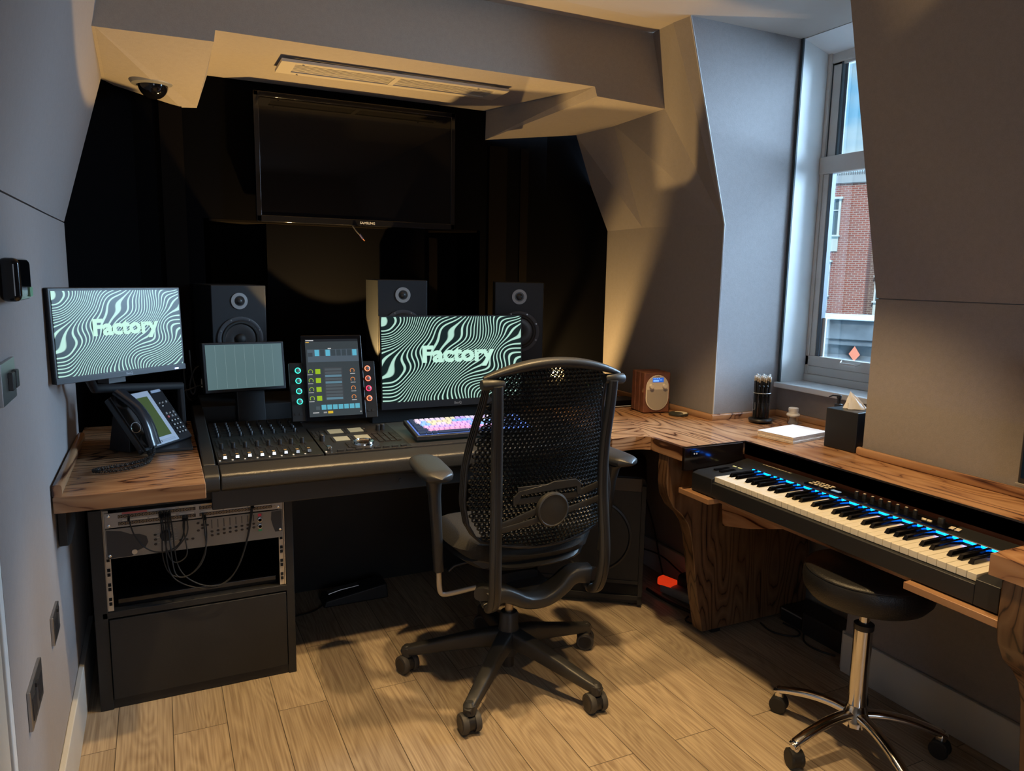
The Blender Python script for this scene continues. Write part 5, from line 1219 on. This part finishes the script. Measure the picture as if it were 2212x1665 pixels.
for i in range(16):
    row_ = i // 8; u_ = (i % 8 - 3.5) * .0072; off = -.010 if row_ == 0 else .010
    ax = Vector((.80, -.60, 0)); ay = Vector((.60, .80, 0)); pos = ax * u_ + ay * off
    pencil(i, pos.x, pos.y, (pos.x * .08, pos.y * .08), .186 - .004 * (i % 3) + (.004 if row_ else 0))
for i in range(3):
    pos = Vector((.80, -.60, 0)) * ((i - 1) * .014) + Vector((.6, .8, 0)) * -.021
    t1 = pc + Vector((pos.x, pos.y, .020)); t2 = pc + Vector((pos.x * 1.08, pos.y * 1.08, .150))
    v = thing('pen', 'black rounded pen, %s of three at the front of the cup' % ['left', 'middle', 'right'][i], 'pen', group='black pens in the clear cup')
    b = MB(); b.tube([t1, t1.lerp(t2, .1), t1.lerp(t2, .9), t1.lerp(t2, .97), t2], [.002, .0048, .0050, .0042, .0015], 10); b.build('barrel', BLKG, v, smooth=True)
    b = MB(); b.bar([t1.lerp(t2, .66) + Vector((-.004, -.005, 0)), t1.lerp(t2, .93) + Vector((-.004, -.005, 0))], .003, .0015); b.build('clip', BLKP, v)
# eraser/pill jar
v = thing('white_jar', 'small white screw-topped jar with clear body beyond the notepads', 'jar', (2.215, 2.075, .746))
b = MB(); b.lathe([(.018, 0), (.021, .003), (.021, .022), (.018, .030)], 28, cap=True); b.build('glass_body', ACR, v, world=False, smooth=True)
b = MB(); b.lathe([(.015, .002), (.010, .020), (.010, .030)], 24); b.build('inner_cup', WPLAS, v, world=False, smooth=True)
b = MB(); b.lathe([(.014, .028), (.024, .031), (.026, .036), (.023, .041), (.018, .042), (.018, .052), (.019, .053), (.019, .062), (.017, .064), (.013, .0635), (.012, .061)], 32); b.build('screw_cap', WPLAS, v, world=False, smooth=True)
# notepads
NF = T((1.938, 1.807, .746)) @ Matrix.Rotation(math.radians(9), 4, 'Z')
for i in range(3):
    v = thing('notepad', 'square white notepad, %s of the stack beside the pencil cup' % ['bottom', 'middle', 'top'][i], 'notepad', group='stacked white notepads')
    dx = [0, .002, .001][i]; z0 = .0076 * i
    b = MB(); b.bb(dx, .205 + dx, dx, .145 + dx, z0, z0 + .0062, M=NF); b.build('pages', mat('page_edges', (.62, .52, .42), .8, var=.15, vscale=120), v)
    b = MB(); b.bb(dx - .0005, .2055 + dx, dx - .0005, .1455 + dx, z0 + .0062, z0 + .0072, M=NF); b.build('cover', PAPER, v)
# tissue box
BX = T((2.028, 1.632, .746)) @ Matrix.Rotation(math.radians(4), 4, 'Z')
v = thing('tissue_box', 'black cube tissue box with white tissue sticking out', 'tissue box', (2.08, 1.69, .746))
b = MB(); b.bb(0, .125, 0, .120, 0, .132, M=BX); b.build('box', mat('navy_black_box', (.010, .012, .016), .35), v, bevel=.003)
b = MB(); b.lathe([(.026, .1322), (.026, .1326)], 28, BX @ T((.062, .060, 0))); b.build('opening', mat('void_black', (.002, .002, .002), .9), v)
b = MB(); vs = []; fs = []; n = 22; lv = [(0, 1), (.3, .70), (.6, .42), (.85, .16), (1, .02)]
for t_, r_ in lv:
    for i in range(n):
        a = 2 * PI * i / n; rr = r_ * (.026 + .007 * math.sin(5 * a + 3 * t_))
        vs.append((rr * math.cos(a) * 1.1 - .016 * t_ + .010 * (1 - t_) * (1 if math.cos(a) > 0 else 0) * abs(math.cos(a)), rr * .7 * math.sin(a), .133 + .058 * t_ ** .9))
for j in range(4):
    for i in range(n): fs.append((j * n + i, j * n + (i + 1) % n, (j + 1) * n + (i + 1) % n, (j + 1) * n + i))
fs.append(tuple(range(4 * n, 5 * n))); b.add(vs, fs, BX @ T((.062, .060, 0)) @ Matrix.Rotation(-.7, 4, 'Z')); b.build('tissue', PAPER, v, smooth=True)
# pump bottle
v = thing('pump_bottle', 'black pump dispenser bottle behind the tissue box under the window sill', 'bottle', (2.235, 1.885, .746))
b = MB(); b.lathe([(.026, 0), (.028, .004), (.028, .075), (.022, .090), (.012, .094)], 28); b.build('bottle', BLKG, v, world=False, smooth=True)
b = MB(); b.lathe([(.0145, .092), (.0145, .108), (.012, .110), (.006, .111), (.006, .128), (.0085, .130), (.0085, .140), (.007, .142)], 24); b.build('pump_collar', BLKP, v, world=False, smooth=True)
b = MB(); b.bar([(.006, 0, .138), (-.02, .012, .140), (-.032, .018, .134)], [.009, .007, .005], [.006, .005, .004]); b.build('nozzle', BLKP, v, world=False, smooth=True)
# added unseen lamps behind the console, for the warm light on soffit and wall
def uplight(label, L, flap=None):
    L = Vector(L); v = thing('added_uplight', label, 'lamp', (L.x, L.y, .78))
    b = MB(); z0 = .802 if L.x < 1 else .747; b.lathe([(.030, z0), (.032, z0 + .004), (.032, z0 + .008), (.010, z0 + .012), (.010, L.z - .035), (.022, L.z - .030), (.026, L.z - .012), (.024, L.z - .012), (.018, L.z - .024)], 24, T((L.x, L.y, 0))); b.build('lamp_housing', BLKP, v, smooth=True)
    if flap:
        n_, ed, mid = [Vector(q).normalized() for q in flap]
        c = L + mid * .028; p0, p1 = c - ed * .05, c + ed * .05
        b = MB(); b.slab([p0, p1, p1 - n_ * .085, p0 - n_ * .085], mid, .001); b.build('added_shadow_flap', BLKM, v)  # added flap that cuts the slanted light edge on the far right wall
uplight('small black added uplight behind the console between left and middle speakers', (.60, 2.95, .86))
UL = Vector((1.60, 2.95, .85))
uplight('small black added uplight with shadow-cutting flaps behind the audio unit', UL, ((-.147, .51, .245), (-.21, -.70, 1.33), (.38, -.28, .65)))
lamp_ = [o for o in COL.objects if o.name.startswith('added_uplight')][-1]
WP = [(1.985, 3.16, 1.50), (1.93, 2.88, 1.74), (1.87, 2.93, 1.98), (1.80, 3.20, 2.03)]
b = MB(); b.slab([UL + (Vector(p) - UL) * .050 for p in WP], (.5, 0, .6), .001); b.bar([UL + Vector((.0, .024, -.02)), UL + (Vector(WP[0]) - UL) * .053, UL + (Vector(WP[3]) - UL) * .052], .003, .003); b.build('added_shadow_flap', BLKM, lamp_)  # added plate, scaled down from the dark wall patch it casts
# right hand display
v = thing('desk_display', 'dark display at the right edge of the photo, standing on the rosewood desk', 'display', (1.97, .92, .746))
b = MB(); b.bb(1.955, 1.985, .72, 1.088, .800, 1.108); b.build('housing', BLKP, v, bevel=.004)
b = MB(); b.bb(1.9535, 1.956, .73, 1.080, .815, 1.100); b.build('screen', mat('dark_blue_glass', (.004, .012, .03), .15), v)
b = MB(); b.bb(1.952, 1.99, .715, 1.092, .793, .801); b.bb(1.95, 2.01, .84, .98, .746, .755); b.bb(1.97, 1.99, .88, .94, .75, .82); b.build('stand', mat('grey_taupe_stand', (.20, .18, .16), .5), v, bevel=.002)

# ================================================================== UNDER THE DESKS
P1 = Vector((1.683, 2.275, 0)); xd_ = Vector((.815, -.58, 0)).normalized(); nb_ = Vector((-xd_.y, xd_.x, 0))   # nb_ points away from the camera
SB = Matrix.Translation(P1) @ Matrix((xd_, nb_, Vector((0, 0, 1)))).transposed().to_4x4()
v = thing('subwoofer', 'large black floor subwoofer with round driver under the desk corner', 'speaker', P1 + nb_ * .18 - xd_ * .2, math.atan2(xd_.y, xd_.x))
sbx = [(-.42, .012), (0, .012), (0, .505), (-.006, .522), (-.022, .532), (-.42, .532)]
b = MB(); b.prism(sbx, -.40, -.006, SB @ RX); b.build('cabinet', BLKM, v, bevel=.003)
b = MB(); b.bb(-.42, -.018, -.006, 0, .475, .528, M=SB); b.build('top_band', mat('sub_band_lit', (.05, .038, .030), .45), v, bevel=.002)  # lighter brown holds the light falling on the upper front
b = MB(); b.bb(-.018, 0, -.008, 0, .012, .50, M=SB); b.bb(-.42, 0, -.008, 0, .030, .048, M=SB); b.bb(-.42, 0, -.006, 0, .095, .11, M=SB); b.bb(-.42, -.018, -.003, 0, .11, .475, M=SB); b.build('front_frame', BLKM, v, bevel=.002)
b = MB(); b.lathe([(.150, 0), (.150, .004), (.143, .006), (.138, .001)], 56, SB @ T((-.20, -.003, .285)) @ RX, cap=False); b.build('driver_ring', BLKP, v, smooth=True)
b = MB(); b.lathe([(.138, .001), (.08, .003), (.0005, .005)], 56, SB @ T((-.20, -.003, .285)) @ RX); b.build('driver_cone', mat('dark_cone', (.012, .013, .014), .6), v, smooth=True)
b = MB(); b.bb(-.41, -.02, -.001, .0005, .05, .094, M=SB); b.build('port_slot', mat('void_black', (.002, .002, .002), .9), v)
for x, y in ((-.38, .03), (-.04, .03), (-.38, .34), (-.04, .34)):
    b = MB(); b.lathe([(.012, 0), (.012, .012)], 12, SB @ T((x, y, 0))); b.build('foot', RUB, v)
# plugs and leads by the end panel
v = thing('extension_lead', 'grey and white trailing socket block with a red lit plug beside the subwoofer', 'extension lead', (1.90, 2.32, 0))
b = MB(); b.bar([(1.86, 2.36, .025), (1.89, 2.22, .025), (1.93, 2.10, .025)], .055, .042, e=5); b.build('socket_block', mat('grey_white_plastic', (.30, .30, .31), .5), v, smooth=True)
b = MB(); b.bar([(1.850, 2.375, .05), (1.868, 2.31, .05)], .045, .035, e=4); b.build('red_plug', RED, v, smooth=True)
b = MB(); b.bar([(1.90, 2.30, .075), (1.93, 2.20, .075), (1.955, 2.12, .07)], .06, .05, e=4); b.build('adapter', BLKP, v, smooth=True)
def lead(label, pts, r=.0035, g='black leads on the floor under the desks', m_=RUB):
    b = MB(); b.tube(chaikin(pts, 3), r, 7); return tag(b.build('power_lead', m_, smooth=True), label, 'cable', g)
lead('black lead hanging down the skirting right of the subwoofer', [(1.935, 2.62, .32), (1.945, 2.56, .20), (1.93, 2.50, .10), (1.90, 2.42, .03), (1.88, 2.38, .012)])
lead('black lead sloping across the skirting behind the red plug', [(1.90, 2.62, .10), (1.93, 2.48, .11), (1.94, 2.36, .07), (1.95, 2.25, .05)])
lead('black lead arching up beside the end panel', [(1.93, 2.24, .09), (1.945, 2.24, .16), (1.945, 2.18, .21), (1.945, 2.10, .19), (1.95, 2.06, .08)])
lead('thick dark lead curving along the front of the grey socket block', [(1.80, 2.40, .008), (1.80, 2.30, .008), (1.82, 2.18, .008), (1.85, 2.08, .008)], .0065)
lead('short black loop in front of the left end panel foot', [(1.80, 2.13, .005), (1.765, 2.11, .005), (1.77, 2.075, .005), (1.80, 2.062, .005)])
lead('black lead looping on the floor right of the end panel', [(2.02, 1.975, .005), (2.00, 1.90, .005), (2.06, 1.83, .005), (2.11, 1.86, .005), (2.10, 1.94, .005)])
lead('black lead along the front of the black power brick', [(2.10, 1.84, .005), (2.055, 1.80, .005), (2.05, 1.74, .005), (2.08, 1.68, .005)])
lead('black lead rising from the power brick behind the stool', [(2.16, 1.70, .09), (2.20, 1.68, .13), (2.24, 1.67, .22), (2.29, 1.66, .40)])
v = thing('power_brick', 'long black power brick on the floor behind the stool', 'power supply', (2.17, 1.78, 0))
b = MB(); b.bb(2.105, 2.215, 1.66, 1.86, 0, .085); b.build('case', BLKP, v, bevel=.010, seg=3)
b = MB(); b.bb(2.11, 2.20, 1.655, 1.66, .01, .075); b.build('end_cap', BLKG, v, bevel=.001)
v = thing('network_box', 'flat black box with pale edge on the floor behind the power brick', 'box', (2.2, 1.92, 0))
b = MB(); b.bb(2.12, 2.27, 1.865, 1.975, 0, .055); b.build('case', BLKP, v, bevel=.003)
b = MB(); b.bb(2.118, 2.121, 1.87, 1.97, .047, .052); b.build('pale_edge', SILVER, v)
v = thing('foot_pedal', 'black foot pedal with a silver tread on the floor under the console', 'pedal', (.66, 2.80, 0))
b = MB(); b.add([(.53, 2.76, 0), (.79, 2.76, 0), (.79, 2.86, 0), (.53, 2.86, 0), (.54, 2.765, .025), (.785, 2.765, .06), (.785, 2.855, .065), (.54, 2.855, .03)], [(0, 1, 2, 3), (4, 5, 6, 7), (0, 1, 5, 4), (1, 2, 6, 5), (2, 3, 7, 6), (3, 0, 4, 7)]); b.build('body', BLKP, v, bevel=.006)
b = MB(); b.bar([(.555, 2.80, .045), (.60, 2.80, .055), (.675, 2.80, .062)], .035, .006, e=4); b.build('tread', STEEL, v, smooth=True)
lead('thin black lead running left from the foot pedal', [(.53, 2.78, .006), (.49, 2.74, .006), (.44, 2.73, .006), (.38, 2.72, .006)], .0025)
# loose leads behind the left monitor and display
for i, pts in enumerate(([(.075, 2.98, 1.02), (.078, 2.97, .92), (.082, 2.97, .83), (.10, 2.99, .81)], [(.10, 3.0, 1.0), (.105, 2.98, .90), (.118, 2.97, .86), (.105, 2.97, .83), (.093, 2.97, .87), (.112, 2.98, .93), (.13, 2.99, .94)], [(.05, 2.90, .86), (.09, 2.90, .865), (.13, 2.92, .88), (.16, 2.95, .87)])):
    lead(['straight black lead hanging behind the left wave monitor', 'looped black lead beside the grey-blue display', 'black lead sagging between the phone and the grey-blue display'][i], pts, .003, 'black leads behind the displays')
v = thing('wall_outlet_box', 'small pale outlet box low behind the grey-blue display', 'outlet', (.16, 3.19, .82))
b = MB(); b.bb(.145, .185, 3.182, 3.199, .83, .865); b.build('face_plate', CREAM, v, bevel=.002)
